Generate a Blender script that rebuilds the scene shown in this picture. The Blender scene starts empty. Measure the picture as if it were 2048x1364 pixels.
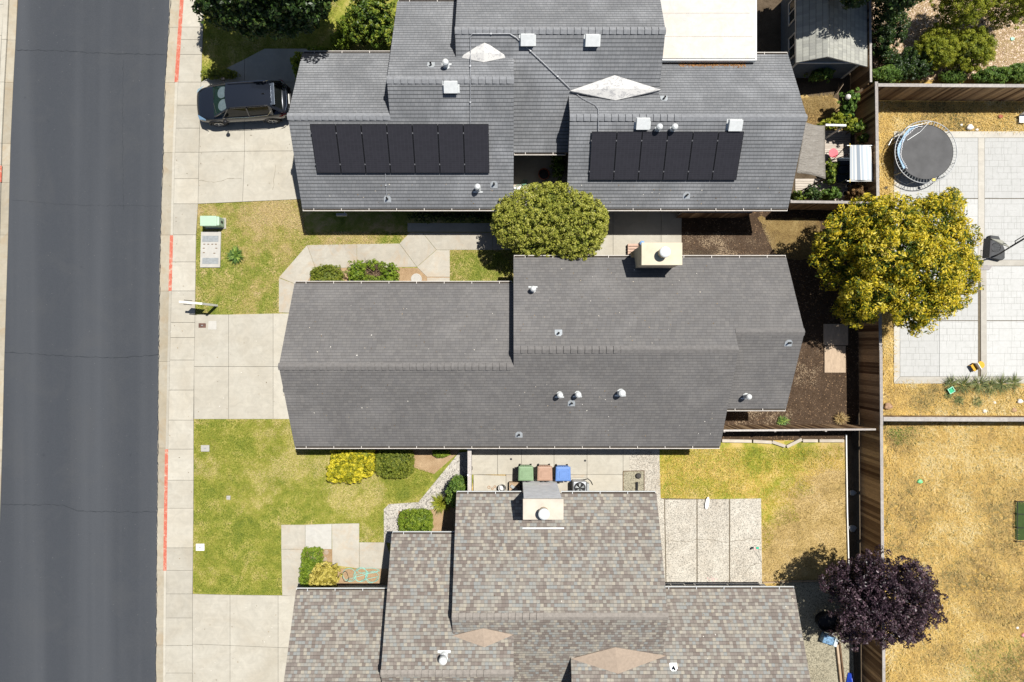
import bpy, math, random
import numpy as np
from mathutils import Vector, Matrix
R = math.radians
scene = bpy.context.scene
col = scene.collection

# ---------------------------------------------------------------- camera, sky, sun, exposure
F, H = 1365.0, 34.0                       # focal length in photo pixels, drone height in metres
cam_d = bpy.data.cameras.new('drone_camera')
cam_d.sensor_width = 36.0
cam_d.lens = 36.0 * F / 2048.0
cam_d.clip_end = 2000
cam = bpy.data.objects.new('drone_camera', cam_d)
cam.location = (0, 0, H)
col.objects.link(cam)
scene.camera = cam

SUN_DX, SUN_DY = -0.29, -0.28             # shadow offset per metre of height
sun_vec = Vector((SUN_DX, SUN_DY, -1)).normalized()
elev = math.asin(-sun_vec.z)
azim = math.atan2(-SUN_DX, -SUN_DY)       # from +y, clockwise
w = bpy.data.worlds.new('World')
scene.world = w
w.use_nodes = True
nt = w.node_tree
bg = nt.nodes['Background']
sky = nt.nodes.new('ShaderNodeTexSky')
sky.sky_type = 'NISHITA'
sky.sun_disc = False
sky.sun_elevation = elev
sky.sun_rotation = azim
nt.links.new(sky.outputs[0], bg.inputs[0])
bg.inputs[1].default_value = 0.05
sl = bpy.data.lights.new('sun', 'SUN')
sl.energy = 5.0
sl.angle = R(0.5)
sl.color = (1.0, 0.965, 0.90)
so = bpy.data.objects.new('sun', sl)
so.rotation_euler = sun_vec.to_track_quat('-Z', 'Y').to_euler()
so.location = (20, 20, 60)
col.objects.link(so)
scene.view_settings.view_transform = 'Standard'
scene.view_settings.look = 'None'
scene.view_settings.gamma = 1
scene.view_settings.exposure = 0.27
scene.cycles.diffuse_bounces = 1

# ---------------------------------------------------------------- helpers
def P(px, py, z=0.0):
    s = (H - z) / F
    return Vector(((px - 1024) * s, (682 - py) * s, z))
def PL(px, py, a, b):                     # photo position on the roof plane z = a + b*Y
    k = (682 - py) / F
    z = (a + b * k * H) / (1 + b * k)
    return P(px, py, z)

def tag(o, label=None, cat=None, group=None, kind=None):
    if label: o['label'] = label
    if cat: o['category'] = cat
    if group: o['group'] = group
    if kind: o['kind'] = kind
    return o
def thing(name, loc, label, cat, group=None, rz=0.0):
    o = bpy.data.objects.new(name, None)
    o.empty_display_size = 0.3
    o.location = loc
    o.rotation_euler = (0, 0, rz)
    col.objects.link(o)
    return tag(o, label, cat, group)
def copy_tree(o, parent=None):
    c = o.copy()
    col.objects.link(c)
    c.parent = parent
    for ch in list(o.children):
        copy_tree(ch, c)
    return c

class MB:
    def __init__(s):
        s.v = []; s.f = []; s.m = []; s.t = []; s.uv = {}
    def add(s, vs, fs, m=0, t=None):
        b = len(s.v)
        s.v += [tuple(v) for v in vs]
        tt = random.random() if t is None else t
        for f in fs:
            s.f.append(tuple(b + i for i in f)); s.m.append(m); s.t.append(tt)
    def quad(s, a, b, c, d, m=0, t=None):
        s.add([a, b, c, d], [(0, 1, 2, 3)], m, t)
    def box(s, x0, x1, y0, y1, z0, z1, m=0, t=None, M=None):
        vs = [Vector((x, y, z)) for z in (z0, z1) for x, y in ((x0, y0), (x1, y0), (x1, y1), (x0, y1))]
        if M is not None: vs = [M @ v for v in vs]
        s.add(vs, [(3, 2, 1, 0), (4, 5, 6, 7), (0, 1, 5, 4), (1, 2, 6, 5), (2, 3, 7, 6), (3, 0, 4, 7)], m, t)
    def bar(s, p, q, wd, ht, m=0, t=None):        # box of width wd and height ht from p to q
        p = Vector(p); q = Vector(q); d = q - p; L = d.length
        M = Matrix.Translation(p) @ d.to_track_quat('X', 'Z').to_matrix().to_4x4()
        s.box(0, L, -wd / 2, wd / 2, -ht / 2, ht / 2, m, t, M)
    def prism(s, pts, z0, z1, m=0, t=None, inset=0.0):
        n = len(pts)
        pts = [(p[0], p[1]) for p in pts]
        ar = sum(pts[i][0] * pts[(i + 1) % n][1] - pts[(i + 1) % n][0] * pts[i][1] for i in range(n))
        if ar < 0: pts = pts[::-1]
        if inset:
            out = []
            for i in range(n):
                a, b, c = Vector(pts[i - 1]), Vector(pts[i]), Vector(pts[(i + 1) % n])
                d1 = (b - a).normalized(); d2 = (c - b).normalized()
                n1 = Vector((-d1.y, d1.x)); n2 = Vector((-d2.y, d2.x))
                k = 1 + n1.dot(n2)
                out.append(b + (n1 + n2) * (inset / max(k, .3)))
            pts = [(p.x, p.y) for p in out]
        vs = [(x, y, z0) for x, y in pts] + [(x, y, z1) for x, y in pts]
        fs = [tuple(range(n - 1, -1, -1)), tuple(range(n, 2 * n))] + [(i, (i + 1) % n, n + (i + 1) % n, n + i) for i in range(n)]
        s.add(vs, fs, m, t)
    def tube(s, pts, r, n=8, m=0, t=None, caps=True):
        pts = [Vector(p) for p in pts]
        rs = r if isinstance(r, (list, tuple)) else [r] * len(pts)
        vs = []; fs = []
        for i, p in enumerate(pts):
            d = (pts[min(i + 1, len(pts) - 1)] - pts[max(i - 1, 0)]).normalized()
            up = Vector((0, 0, 1)) if abs(d.z) < 0.95 else Vector((1, 0, 0))
            a = d.cross(up).normalized(); b = a.cross(d).normalized()
            for k in range(n):
                th = 2 * math.pi * k / n
                vs.append(p + (a * math.cos(th) + b * math.sin(th)) * rs[i])
        for i in range(len(pts) - 1):
            for k in range(n):
                k2 = (k + 1) % n
                fs.append((i * n + k, i * n + k2, (i + 1) * n + k2, (i + 1) * n + k))
        if caps:
            fs.append(tuple(range(n))[::-1]); fs.append(tuple((len(pts) - 1) * n + k for k in range(n)))
        s.add(vs, fs, m, t)
    def lathe(s, c, prof, n=24, m=0, t=None, M=None):   # prof: (r, z) from bottom to top
        c = Vector(c); vs = []; fs = []
        for r, z in prof:
            for k in range(n):
                th = 2 * math.pi * k / n
                v = Vector((r * math.cos(th), r * math.sin(th), z))
                if M is not None: v = M @ v
                vs.append(c + v)
        for i in range(len(prof) - 1):
            for k in range(n):
                k2 = (k + 1) % n
                fs.append((i * n + k, i * n + k2, (i + 1) * n + k2, (i + 1) * n + k))
        fs.append(tuple(range(n))[::-1]); fs.append(tuple((len(prof) - 1) * n + k for k in range(n)))
        s.add(vs, fs, m, t)
    def ring(s, c, Rr, r, n=48, k=6, m=0, t=None, z=0):
        pts = [Vector((c[0] + Rr * math.cos(2 * math.pi * i / n), c[1] + Rr * math.sin(2 * math.pi * i / n), c[2])) for i in range(n + 1)]
        s.tube(pts, r, k, m, t, caps=False)
    def build(s, name, mats, parent=None, origin=None, smooth=False, bevel=0, sub=0, kind=None):
        me = bpy.data.meshes.new(name)
        if origin is None: origin = WO.get(parent, Vector((0, 0, 0))) if parent else Vector((0, 0, 0))
        origin = Vector(origin)
        me.from_pydata([tuple(Vector(v) - origin) for v in s.v], [], s.f)
        if not isinstance(mats, (list, tuple)): mats = [mats]
        for m_ in mats: me.materials.append(m_)
        me.polygons.foreach_set('material_index', s.m)
        a = me.attributes.new('tone', 'FLOAT', 'FACE'); a.data.foreach_set('value', s.t)
        if s.uv:
            u = me.uv_layers.new(name='UVMap')
            for p in me.polygons:
                if p.index in s.uv:
                    for li, c in zip(p.loop_indices, s.uv[p.index]): u.data[li].uv = c
        if smooth: me.shade_smooth()
        me.update()
        o = bpy.data.objects.new(name, me)
        if parent:
            o.parent = parent; WO[o] = origin
        else:
            o.location = origin; WO[o] = origin
        col.objects.link(o)
        if bevel:
            b = o.modifiers.new('bevel', 'BEVEL'); b.width = bevel; b.segments = 2; b.limit_method = 'ANGLE'
        if sub:
            b = o.modifiers.new('sub', 'SUBSURF'); b.levels = sub; b.render_levels = sub
        if kind: o['kind'] = kind
        return o
WO = {}
def T(name, loc, label, cat, group=None):           # a thing whose parts are given in world coordinates
    loc = Vector(loc)
    o = thing(name, loc, label, cat, group)
    WO[o] = loc
    return o

# ---------------------------------------------------------------- materials
def new_mat(name):
    m = bpy.data.materials.new(name); m.use_nodes = True
    n = m.node_tree.nodes; l = m.node_tree.links
    return m, n, l, n['Principled BSDF']
def coords(n, l, uv=False, scale=None):
    tc = n.new('ShaderNodeTexCoord')
    o = tc.outputs['UV' if uv else 'Object']
    if scale:
        mp = n.new('ShaderNodeMapping'); mp.inputs['Scale'].default_value = scale
        l.new(o, mp.inputs[0]); o = mp.outputs[0]
    return o
def noise(n, l, vec, scale, detail=4, rough=0.55, dist=0):
    t = n.new('ShaderNodeTexNoise'); l.new(vec, t.inputs['Vector'])
    t.inputs['Scale'].default_value = scale; t.inputs['Detail'].default_value = detail
    t.inputs['Roughness'].default_value = rough; t.inputs['Distortion'].default_value = dist
    return t.outputs[0]
def ramp(n, l, fac, stops, const=False):
    r = n.new('ShaderNodeValToRGB'); l.new(fac, r.inputs[0])
    e = r.color_ramp.elements
    while len(e) < len(stops): e.new(0.5)
    for i, (p, c) in enumerate(stops):
        e[i].position = p; e[i].color = (c[0], c[1], c[2], 1) if hasattr(c, '__len__') else (c, c, c, 1)
    if const: r.color_ramp.interpolation = 'CONSTANT'
    return r.outputs[0]
def mix(n, l, fac, a, b, mode='MIX'):
    x = n.new('ShaderNodeMix'); x.data_type = 'RGBA'; x.blend_type = mode
    for s_, v in ((x.inputs[0], fac), (x.inputs[6], a), (x.inputs[7], b)):
        if hasattr(v, 'is_output'): l.new(v, s_)
        elif hasattr(v, '__len__'): s_.default_value = (v[0], v[1], v[2], 1)
        else: s_.default_value = v
    return x.outputs[2]
def math_(n, l, op, a, b=None, c=None):
    x = n.new('ShaderNodeMath'); x.operation = op
    for i, v in enumerate((a, b, c)):
        if v is None: continue
        if hasattr(v, 'is_output'): l.new(v, x.inputs[i])
        else: x.inputs[i].default_value = v
    return x.outputs[0]
def tone(n): 
    a = n.new('ShaderNodeAttribute'); a.attribute_name = 'tone'
    return a.outputs['Fac']
def bump(n, l, b, h, strength=0.3, dist=0.02):
    x = n.new('ShaderNodeBump'); l.new(h, x.inputs['Height'])
    x.inputs['Strength'].default_value = strength; x.inputs['Distance'].default_value = dist
    l.new(x.outputs[0], b.inputs['Normal'])

def plain(name, c, rough=0.6, metal=0.0, var=0.08, scale=8, spec=0.3, bmp=0):
    m, n, l, b = new_mat(name)
    v = coords(n, l)
    f = noise(n, l, v, scale, 5)
    c1 = tuple(min(1, x * (1 - var * 2)) for x in c); c2 = tuple(min(1, x * (1 + var * 2)) for x in c)
    l.new(ramp(n, l, f, [(0.3, c1), (0.7, c2)]), b.inputs['Base Color'])
    b.inputs['Roughness'].default_value = rough; b.inputs['Metallic'].default_value = metal
    b.inputs['Specular IOR Level'].default_value = spec
    if bmp: bump(n, l, b, noise(n, l, v, scale * 6, 3), bmp, 0.01)
    return m

def concrete(name, c, stain=(0.6, 0.5, 0.4), amt=0.35, tone_amt=0.12, speck=0, warm=None):
    m, n, l, b = new_mat(name)
    v = coords(n, l)
    big = noise(n, l, v, 0.55, 6, 0.62, 0.6)
    mid = noise(n, l, v, 2.3, 8, 0.65, 1.2)
    fine = noise(n, l, v, 38, 4, 0.7)
    x = mix(n, l, ramp(n, l, big, [(0.38, 0), (0.72, 1)]), c, tuple(a * s for a, s in zip(c, stain)))
    x = mix(n, l, amt, c, x)
    x = mix(n, l, ramp(n, l, mid, [(0.3, 0.38), (0.64, 0)]), x, tuple(a * .55 for a in c))
    if warm:
        x = mix(n, l, ramp(n, l, noise(n, l, v, 1.1, 6, .7, .9), [(0.5, 0), (0.72, .75)]), x, warm)
    streak = noise(n, l, coords(n, l, scale=(0.5, 9, 1)), 1.4, 5, .6)
    x = mix(n, l, ramp(n, l, streak, [(0.35, 0.10), (0.6, 0)]), x, tuple(a * .6 for a in c))
    x = mix(n, l, ramp(n, l, fine, [(0.3, .16), (0.6, 0)]), x, tuple(a * .5 for a in c))
    t = tone(n)
    tv = math_(n, l, 'MULTIPLY_ADD', t, 2 * tone_amt, 1 - tone_amt)
    h = n.new('ShaderNodeMix'); h.data_type = 'RGBA'; h.blend_type = 'MULTIPLY'; h.inputs[0].default_value = 1
    l.new(x, h.inputs[6]); cm = n.new('ShaderNodeCombineColor')
    for i in range(3): l.new(tv, cm.inputs[i])
    l.new(cm.outputs[0], h.inputs[7]); x = h.outputs[2]
    if speck:
        vo = n.new('ShaderNodeTexVoronoi'); l.new(v, vo.inputs[0]); vo.inputs['Scale'].default_value = speck
        sep = n.new('ShaderNodeSeparateColor'); l.new(vo.outputs['Color'], sep.inputs[0])
        dk = math_(n, l, 'GREATER_THAN', math_(n, l, 'MULTIPLY', sep.outputs[0], math_(n, l, 'ADD', big, .45)), 0.66)
        x = mix(n, l, math_(n, l, 'MULTIPLY', dk, .75), x, tuple(a * .32 for a in c))
        lt = math_(n, l, 'GREATER_THAN', sep.outputs[1], 0.75)
        x = mix(n, l, math_(n, l, 'MULTIPLY', lt, .4), x, tuple(min(1, a * 1.4) for a in c))
    l.new(x, b.inputs['Base Color'])
    b.inputs['Roughness'].default_value = 0.9; b.inputs['Specular IOR Level'].default_value = 0.15
    bump(n, l, b, fine, 0.25, 0.006)
    return m

def ground_mix(name, cols, scale=0.7, fine=30, stretch=None, clumps=None, rough=0.95, blend=None):
    """cols: list of colours from sparse to lush; big patches + fine grain."""
    m, n, l, b = new_mat(name)
    v = coords(n, l)
    big = ramp(n, l, noise(n, l, v, scale, 9, 0.72, 0.5), [(0.33, .22), (0.67, .78)])
    f1 = noise(n, l, coords(n, l, scale=stretch) if stretch else v, fine, 6, 0.75, 1.0)
    md = noise(n, l, v, 6.5, 6, 0.75, 0.8)
    k = math_(n, l, 'ADD', math_(n, l, 'MULTIPLY', big, .50), math_(n, l, 'MULTIPLY', f1, .24))
    k = math_(n, l, 'ADD', k, math_(n, l, 'MULTIPLY', md, .26))
    st = [(0.36 + 0.28 * i / (len(cols) - 1), c) for i, c in enumerate(cols)]
    x = ramp(n, l, k, st)
    if blend:                              # a second ramp to the right of a ragged diagonal
        x2 = ramp(n, l, k, [(0.36 + 0.28 * i / (len(blend) - 1), c) for i, c in enumerate(blend)])
        sp = n.new('ShaderNodeSeparateXYZ'); l.new(v, sp.inputs[0])
        d_ = math_(n, l, 'SUBTRACT', math_(n, l, 'MULTIPLY', sp.outputs[0], .8), math_(n, l, 'MULTIPLY', sp.outputs[1], .6))
        d_ = math_(n, l, 'ADD', math_(n, l, 'SUBTRACT', d_, 15.5 + 1.7), math_(n, l, 'MULTIPLY', noise(n, l, v, 1.1, 5, .7, .6), 4.4))
        x = mix(n, l, ramp(n, l, d_, [(0.0, 0), (1.0, 1)]), x, x2)
    g2 = noise(n, l, v, fine * 2.3, 4, 0.8)
    x = mix(n, l, ramp(n, l, g2, [(0.36, .7), (0.54, 0)]), x, tuple(a * .35 for a in cols[len(cols) // 2]))
    x = mix(n, l, ramp(n, l, g2, [(0.54, 0), (0.70, .6)]), x, tuple(min(1, a * 1.7) for a in cols[0]))
    l.new(x, b.inputs['Base Color'])
    b.inputs['Roughness'].default_value = rough; b.inputs['Specular IOR Level'].default_value = 0.1
    bump(n, l, b, f1, 0.8, 0.03)
    return m

def chips(name, c_base, c_chip, scale=26, frac=0.82, c2=None, rough=0.95):
    m, n, l, b = new_mat(name)
    v = coords(n, l, scale=(1, 1.0, 1))
    nz = noise(n, l, v, 3, 4)
    vo = n.new('ShaderNodeTexVoronoi'); l.new(v, vo.inputs[0]); vo.inputs['Scale'].default_value = scale
    sep = n.new('ShaderNodeSeparateColor'); l.new(vo.outputs['Color'], sep.inputs[0])
    x = mix(n, l, sep.outputs[1], c_base, c2 or tuple(a * .5 for a in c_base))
    x = mix(n, l, ramp(n, l, nz, [(0.35, .0), (0.65, .5)]), x, tuple(a * 1.3 for a in c_base))
    x = mix(n, l, ramp(n, l, sep.outputs[0], [(frac - .02, 0), (frac + .02, 1)]), x, c_chip)
    l.new(x, b.inputs['Base Color'])
    b.inputs['Roughness'].default_value = rough; b.inputs['Specular IOR Level'].default_value = 0.1
    bump(n, l, b, vo.outputs['Distance'], 0.7, 0.03)
    return m

def shingle(name, cols, row=0.145, wd=0.30, line=0.35, const=True, stain=0.25, lw=0.16):
    """cols: ramp of tab colours; rows run along u, exposed height row."""
    m, n, l, b = new_mat(name)
    uv = coords(n, l, uv=True)
    sp = n.new('ShaderNodeSeparateXYZ'); l.new(uv, sp.inputs[0])
    r_ = math_(n, l, 'DIVIDE', sp.outputs[1], row)
    ri = math_(n, l, 'FLOOR', r_); rf = math_(n, l, 'SUBTRACT', r_, ri)
    wn = n.new('ShaderNodeTexWhiteNoise'); wn.noise_dimensions = '1D'; l.new(ri, wn.inputs['W'])
    u = math_(n, l, 'ADD', math_(n, l, 'DIVIDE', sp.outputs[0], wd), math_(n, l, 'MULTIPLY', wn.outputs[0], 7.0))
    ui = math_(n, l, 'FLOOR', u); uf = math_(n, l, 'SUBTRACT', u, ui)
    cb = n.new('ShaderNodeCombineXYZ'); l.new(ui, cb.inputs[0]); l.new(ri, cb.inputs[1])
    w2 = n.new('ShaderNodeTexWhiteNoise'); w2.noise_dimensions = '2D'; l.new(cb.outputs[0], w2.inputs['Vector'])
    k = len(cols)
    x = ramp(n, l, w2.outputs[0], [(i / k, c) for i, c in enumerate(cols)], const)
    # granule grain, weathering, dark shadow line coloured in at butt edges, tab gaps
    ob = coords(n, l)
    g = noise(n, l, ob, 60, 3, .8)
    x = mix(n, l, ramp(n, l, g, [(0.3, .35), (0.7, 0)]), x, tuple(a * .45 for a in cols[0]))
    s1 = noise(n, l, ob, 0.45, 7, .65, 1.2)
    x = mix(n, l, ramp(n, l, s1, [(0.35, stain), (0.7, 0)]), x, tuple(a * .55 for a in cols[0]))
    s2 = noise(n, l, ob, 0.5, 5, .6, .3)
    x = mix(n, l, ramp(n, l, s2, [(0.5, 0), (0.75, stain)]), x, tuple(min(1, a * 1.5) for a in cols[-1]))
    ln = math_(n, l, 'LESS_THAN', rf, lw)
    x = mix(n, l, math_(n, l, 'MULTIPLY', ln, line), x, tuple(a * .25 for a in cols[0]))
    gp = math_(n, l, 'LESS_THAN', uf, 0.05)
    x = mix(n, l, math_(n, l, 'MULTIPLY', gp, line * .8), x, tuple(a * .3 for a in cols[0]))
    l.new(x, b.inputs['Base Color'])
    b.inputs['Roughness'].default_value = 0.92; b.inputs['Specular IOR Level'].default_value = 0.12
    hh = math_(n, l, 'SUBTRACT', math_(n, l, 'SUBTRACT', 1.0, rf), math_(n, l, 'MULTIPLY', gp, .6))
    hh = math_(n, l, 'ADD', hh, math_(n, l, 'MULTIPLY', w2.outputs[0], .4))
    bump(n, l, b, hh, 0.5, 0.012)
    return m

def leaf_mat(name, stops, trans=0.25, rough=0.55):
    m, n, l, b = new_mat(name)
    x = ramp(n, l, tone(n), stops)
    l.new(x, b.inputs['Base Color'])
    b.inputs['Roughness'].default_value = rough; b.inputs['Specular IOR Level'].default_value = 0.35
    tr = n.new('ShaderNodeBsdfTranslucent'); l.new(x, tr.inputs[0])
    ms = n.new('ShaderNodeMixShader'); ms.inputs[0].default_value = trans
    l.new(b.outputs[0], ms.inputs[1]); l.new(tr.outputs[0], ms.inputs[2])
    l.new(ms.outputs[0], n['Material Output'].inputs[0])
    return m

def wood(name, c1, c2, grain=(1, 1, 14)):
    m, n, l, b = new_mat(name)
    t = tone(n)
    g = noise(n, l, coords(n, l, scale=grain), 5, 5, .6, 1.0)
    x = mix(n, l, t, c1, c2)
    x = mix(n, l, ramp(n, l, g, [(0.35, .45), (0.65, 0)]), x, tuple(a * .45 for a in c1))
    l.new(x, b.inputs['Base Color']); b.inputs['Roughness'].default_value = 0.85
    b.inputs['Specular IOR Level'].default_value = 0.2
    bump(n, l, b, g, 0.3, 0.004)
    return m

CON = (0.505, 0.475, 0.405)
M = {}
M['concrete'] = concrete('concrete_slab', CON, stain=(.72, .66, .58), amt=.5)
M['concrete_new'] = concrete('concrete_pale', (0.52, 0.505, 0.465), amt=.3)
M['concrete_warm'] = concrete('concrete_rust_stained', (0.48, 0.45, 0.385), amt=.4, warm=(.44, .33, .22))
M['gutter_con'] = concrete('gutter_concrete', (0.44, 0.40, 0.32), stain=(.8, .7, .55), amt=.6, warm=(.36, .27, .17))
M['joint'] = plain('joint_dirt', (0.14, 0.115, 0.08), .95)
M['aggregate'] = concrete('exposed_aggregate', (0.56, 0.525, 0.455), amt=.6, speck=34)
M['gravel_white'] = concrete('pale_gravel', (0.50, 0.47, 0.42), amt=.3, speck=22)
M['gravel_grey'] = concrete('grey_gravel', (0.37, 0.34, 0.25), amt=.5, speck=26)
M['dirt'] = ground_mix('bare_dirt', [(.50, .36, .22), (.42, .29, .17), (.34, .22, .12)], 1.2, 40)
M['brown_ground'] = ground_mix('dark_soil', [(.16, .12, .08), (.12, .09, .06), (.07, .05, .03)], 1.2, 30)  # soil in a darker brown than the bare dirt
M['lawn'] = ground_mix('lawn_turf', [(.56, .43, .20), (.40, .36, .09), (.26, .28, .04), (.17, .21, .025), (.09, .14, .015)], 0.9, 26)
M['lawn_dry'] = ground_mix('patchy_lawn_turf', [(.60, .46, .25), (.50, .38, .17), (.32, .31, .07), (.21, .25, .035), (.12, .17, .02)], 1.0, 26)
M['straw'] = ground_mix('straw_ground', [(.74, .56, .32), (.66, .45, .15), (.54, .34, .08), (.30, .20, .06), (.13, .10, .03)], 0.6, 18)
M['gold_lawn'] = ground_mix('gold_lawn_ground', [(.66, .48, .20), (.56, .42, .12), (.36, .34, .05), (.20, .24, .025), (.10, .15, .015)], 0.8, 26, blend=[(.60, .45, .24), (.54, .38, .17), (.44, .30, .12), (.25, .17, .07)])
M['tan_lawn'] = ground_mix('tan_lawn_ground', [(.58, .43, .22), (.50, .36, .15), (.42, .28, .10), (.22, .16, .06)], 0.9, 34)
M['brown_lawn'] = ground_mix('brown_dry_grass', [(.34, .25, .11), (.26, .18, .07), (.17, .11, .045), (.09, .06, .03)], 1.1, 34)
M['mulch'] = chips('dark_mulch', (.080, .052, .033), (.26, .17, .10), 24, .95)
M['chip'] = chips('wood_chip', (.42, .30, .20), (.68, .55, .43), 22, .70, c2=(.17, .11, .07))
M['white'] = plain('white_paint', (.78, .77, .74), .5, var=.03)
M['metal'] = plain('galvanised_metal', (.50, .53, .55), .38, .35, .06)
M['metal_white'] = plain('white_metal', (.68, .70, .70), .4, .1, .04)
M['darkmetal'] = plain('dark_metal', (.03, .03, .033), .45, .3)
M['black'] = plain('black_plastic', (.015, .015, .017), .5, var=.1)
M['fascia'] = plain('fascia_paint', (.40, .31, .24), .7)
M['stucco'] = plain('stucco_cream', (.55, .49, .38), .9, var=.04, scale=3, bmp=.3)
M['stucco_grey'] = plain('stucco_grey', (.34, .33, .31), .9, var=.05, bmp=.3)
M['glass'] = plain('window_glass', (.03, .04, .05), .05, 0, .02, spec=.8)
M['door'] = plain('garage_door_white', (.6, .58, .53), .6, var=.03)
# ---------------------------------------------------------------- ground, road, paving
def pp(l, z=0): return [tuple(P(x, y, z)[:2]) for x, y in l]
def ragged(q, amp=.12, seed=1):
    rnd = random.Random(seed); out = []
    for i in range(len(q)):
        a, b = Vector(q[i]), Vector(q[(i + 1) % len(q)]); k = max(1, int((b - a).length / .22)); n_ = Vector((-(b - a).y, (b - a).x)).normalized()
        for j in range(k):
            c = a.lerp(b, j / k) + n_ * rnd.gauss(0, amp) * (.5 + .5 * math.sin(j * .9 + i)); out.append((c.x, c.y))
    return out
def sheet(name, pts, z, mat, px=True, kind='structure', label=None):
    mb = MB(); q = pp(pts) if px else pts
    if name == 'dry_patch': q = ragged(q, .16)
    mb.prism(q, z - 0.02, z, t=.5)
    o = mb.build(name, mat); o['kind'] = kind
    return o
def mark(o, label, cat=None):
    o['label'] = label
    if cat: o['category'] = cat
    return o
g = MB(); g.quad((-400, -400, -.08), (400, -400, -.08), (400, 400, -.08), (-400, 400, -.08))
mark(g.build('ground', M['straw'], kind='structure'), 'dry earth the whole block stands on')

def road_mat():
    m, n, l, b = new_mat('asphalt')
    v = coords(n, l)
    f = noise(n, l, v, 45, 5, .8)
    x = ramp(n, l, f, [(0.3, (.036, .040, .047)), (0.7, (.068, .074, .085))])
    s = noise(n, l, coords(n, l, scale=(1, .03, 1)), .55, 3, .5)
    x = mix(n, l, ramp(n, l, s, [(0.45, 0), (0.72, .5)]), x, (.10, .107, .118))
    x = mix(n, l, ramp(n, l, s, [(0.30, .3), (0.46, 0)]), x, (.038, .044, .055))
    bl = noise(n, l, v, .45, 8, .7, .6)
    x = mix(n, l, ramp(n, l, bl, [(0.5, 0), (0.7, .25)]), x, (.08, .082, .084))
    x = mix(n, l, ramp(n, l, noise(n, l, v, 1.7, 5, .6), [(0.68, 0), (0.76, .5)]), x, (.032, .036, .044))
    sp = n.new('ShaderNodeTexVoronoi'); l.new(v, sp.inputs[0]); sp.inputs['Scale'].default_value = 3.0
    x = mix(n, l, math_(n, l, 'MULTIPLY', math_(n, l, 'LESS_THAN', sp.outputs['Distance'], .035), .5), x, (.3, .3, .28))
    l.new(x, b.inputs['Base Color']); b.inputs['Roughness'].default_value = .85
    b.inputs['Specular IOR Level'].default_value = .25
    bump(n, l, b, f, .4, .006)
    return m
rd = [(349, -300), (341, 0), (330, 150), (325, 330), (320, 480), (318, 600), (316, 750), (315, 900), (313, 1100), (311, 1364), (310, 1700)]
ld = [(47, -300), (36, 0), (30, 100), (22, 250), (16, 480), (9, 700), (3, 950), (-1, 1050), (-6, 1200), (-12, 1364), (-26, 1700)]
mark(sheet('road', rd + ld[::-1], -0.01, road_mat()), 'dark asphalt street running down the left side')
# cracks sealed with tar
def crack(mb, pts, wd=.018, z=.001, jit=.03, seed=1):
    rnd = random.Random(seed); q = []
    for i in range(len(pts) - 1):
        a, b = P(*pts[i]), P(*pts[i + 1]); k = max(2, int((b - a).length / .15))
        for j in range(k):
            c = a.lerp(b, j / k); q.append(c + Vector((rnd.uniform(-jit, jit), rnd.uniform(-jit, jit), 0)))
    q.append(P(*pts[-1]))
    for a, b in zip(q[:-1], q[1:]):
        d = (b - a); n_ = Vector((-d.y, d.x, 0)).normalized() * wd * rnd.uniform(.5, 1.3) / 2
        e = d.normalized() * .006
        mb.quad((a - n_ - e)[:2] + (z,) if False else tuple((a - n_)[:2]) + (z,), tuple((b - n_)[:2]) + (z,), tuple((b + n_)[:2]) + (z,), tuple((a + n_)[:2]) + (z,))
ck = MB()
crack(ck, [(30, 100), (120, 101), (180, 106), (331, 109)], .03, -.006, seed=2)
crack(ck, [(4, 1009), (125, 1010), (142, 1016), (155, 1023), (313, 1024)], .03, -.006, seed=3)
crack(ck, [(8, 704), (130, 712), (240, 716), (316, 709)], .03, -.006, seed=4)
crack(ck, [(246, 120), (245, 260), (247, 420)], .014, -.006, seed=5)
crack(ck, [(22, 400), (140, 410), (323, 412)], .012, -.006, seed=6)
M['tar'] = plain('crack_tar', (.028, .032, .038), .8)
crack(ck, [(x + 1, y) for x, y in rd if -10 < y < 1400], .035, .0045, .022, seed=7)
mark(ck.build('road_crack', M['tar'], kind='structure'), 'thin cracks across the asphalt')

def slabs(name, polys, z, mat, label, h=.06, gap=.016, tones=None):
    mb = MB()
    for i, p in enumerate(polys):
        mb.prism(pp(p), z - h, z, inset=gap / 2, t=(tones[i] if tones else None))
    o = mb.build(name, mat); o['kind'] = 'structure'; o['label'] = label
    return o
def strip(l1, l2, ys):
    """quads between two polylines given as (x,y) lists, cut at the ys"""
    def xi(l_, y):
        for (x0, y0), (x1, y1) in zip(l_[:-1], l_[1:]):
            if y0 <= y <= y1: return x0 + (x1 - x0) * (y - y0) / (y1 - y0)
        return l_[-1][0]
    return [[(xi(l1, a), a), (xi(l2, a), a), (xi(l2, b), b), (xi(l1, b), b)] for a, b in zip(ys[:-1], ys[1:])]
gut = [(371, -300), (362, 0), (351, 165), (346, 300), (342, 470), (339, 580), (335, 750), (332, 900), (329, 1100), (327, 1364), (326, 1700)]
krb = [(377, -300), (368, 0), (357, 165), (351, 300), (347, 470), (344, 580), (340, 750), (337, 900), (334, 1100), (332, 1364), (331, 1700)]
wlk = [(420, -300), (409, 0), (403, 165), (399, 300), (397, 408), (393, 470), (391, 630), (389, 750), (388, 840), (388, 960), (387, 1100), (386, 1187), (386, 1364), (386, 1700)]
sheet('sidewalk_base', [(338, -300)] + [(x - 3, y) for x, y in rd] + [(x - 2, y) for x, y in wlk[::-1]], -.035, M['joint'])['label'] = 'dirt bed under the sidewalk joints'
slabs('gutter', strip(rd, gut, [-300, -120, 55, 165, 305, 470, 582, 723, 896, 1016, 1140, 1290, 1450, 1700]), .002, M['gutter_con'], 'concrete gutter along the right side of the street', gap=.01)
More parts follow.
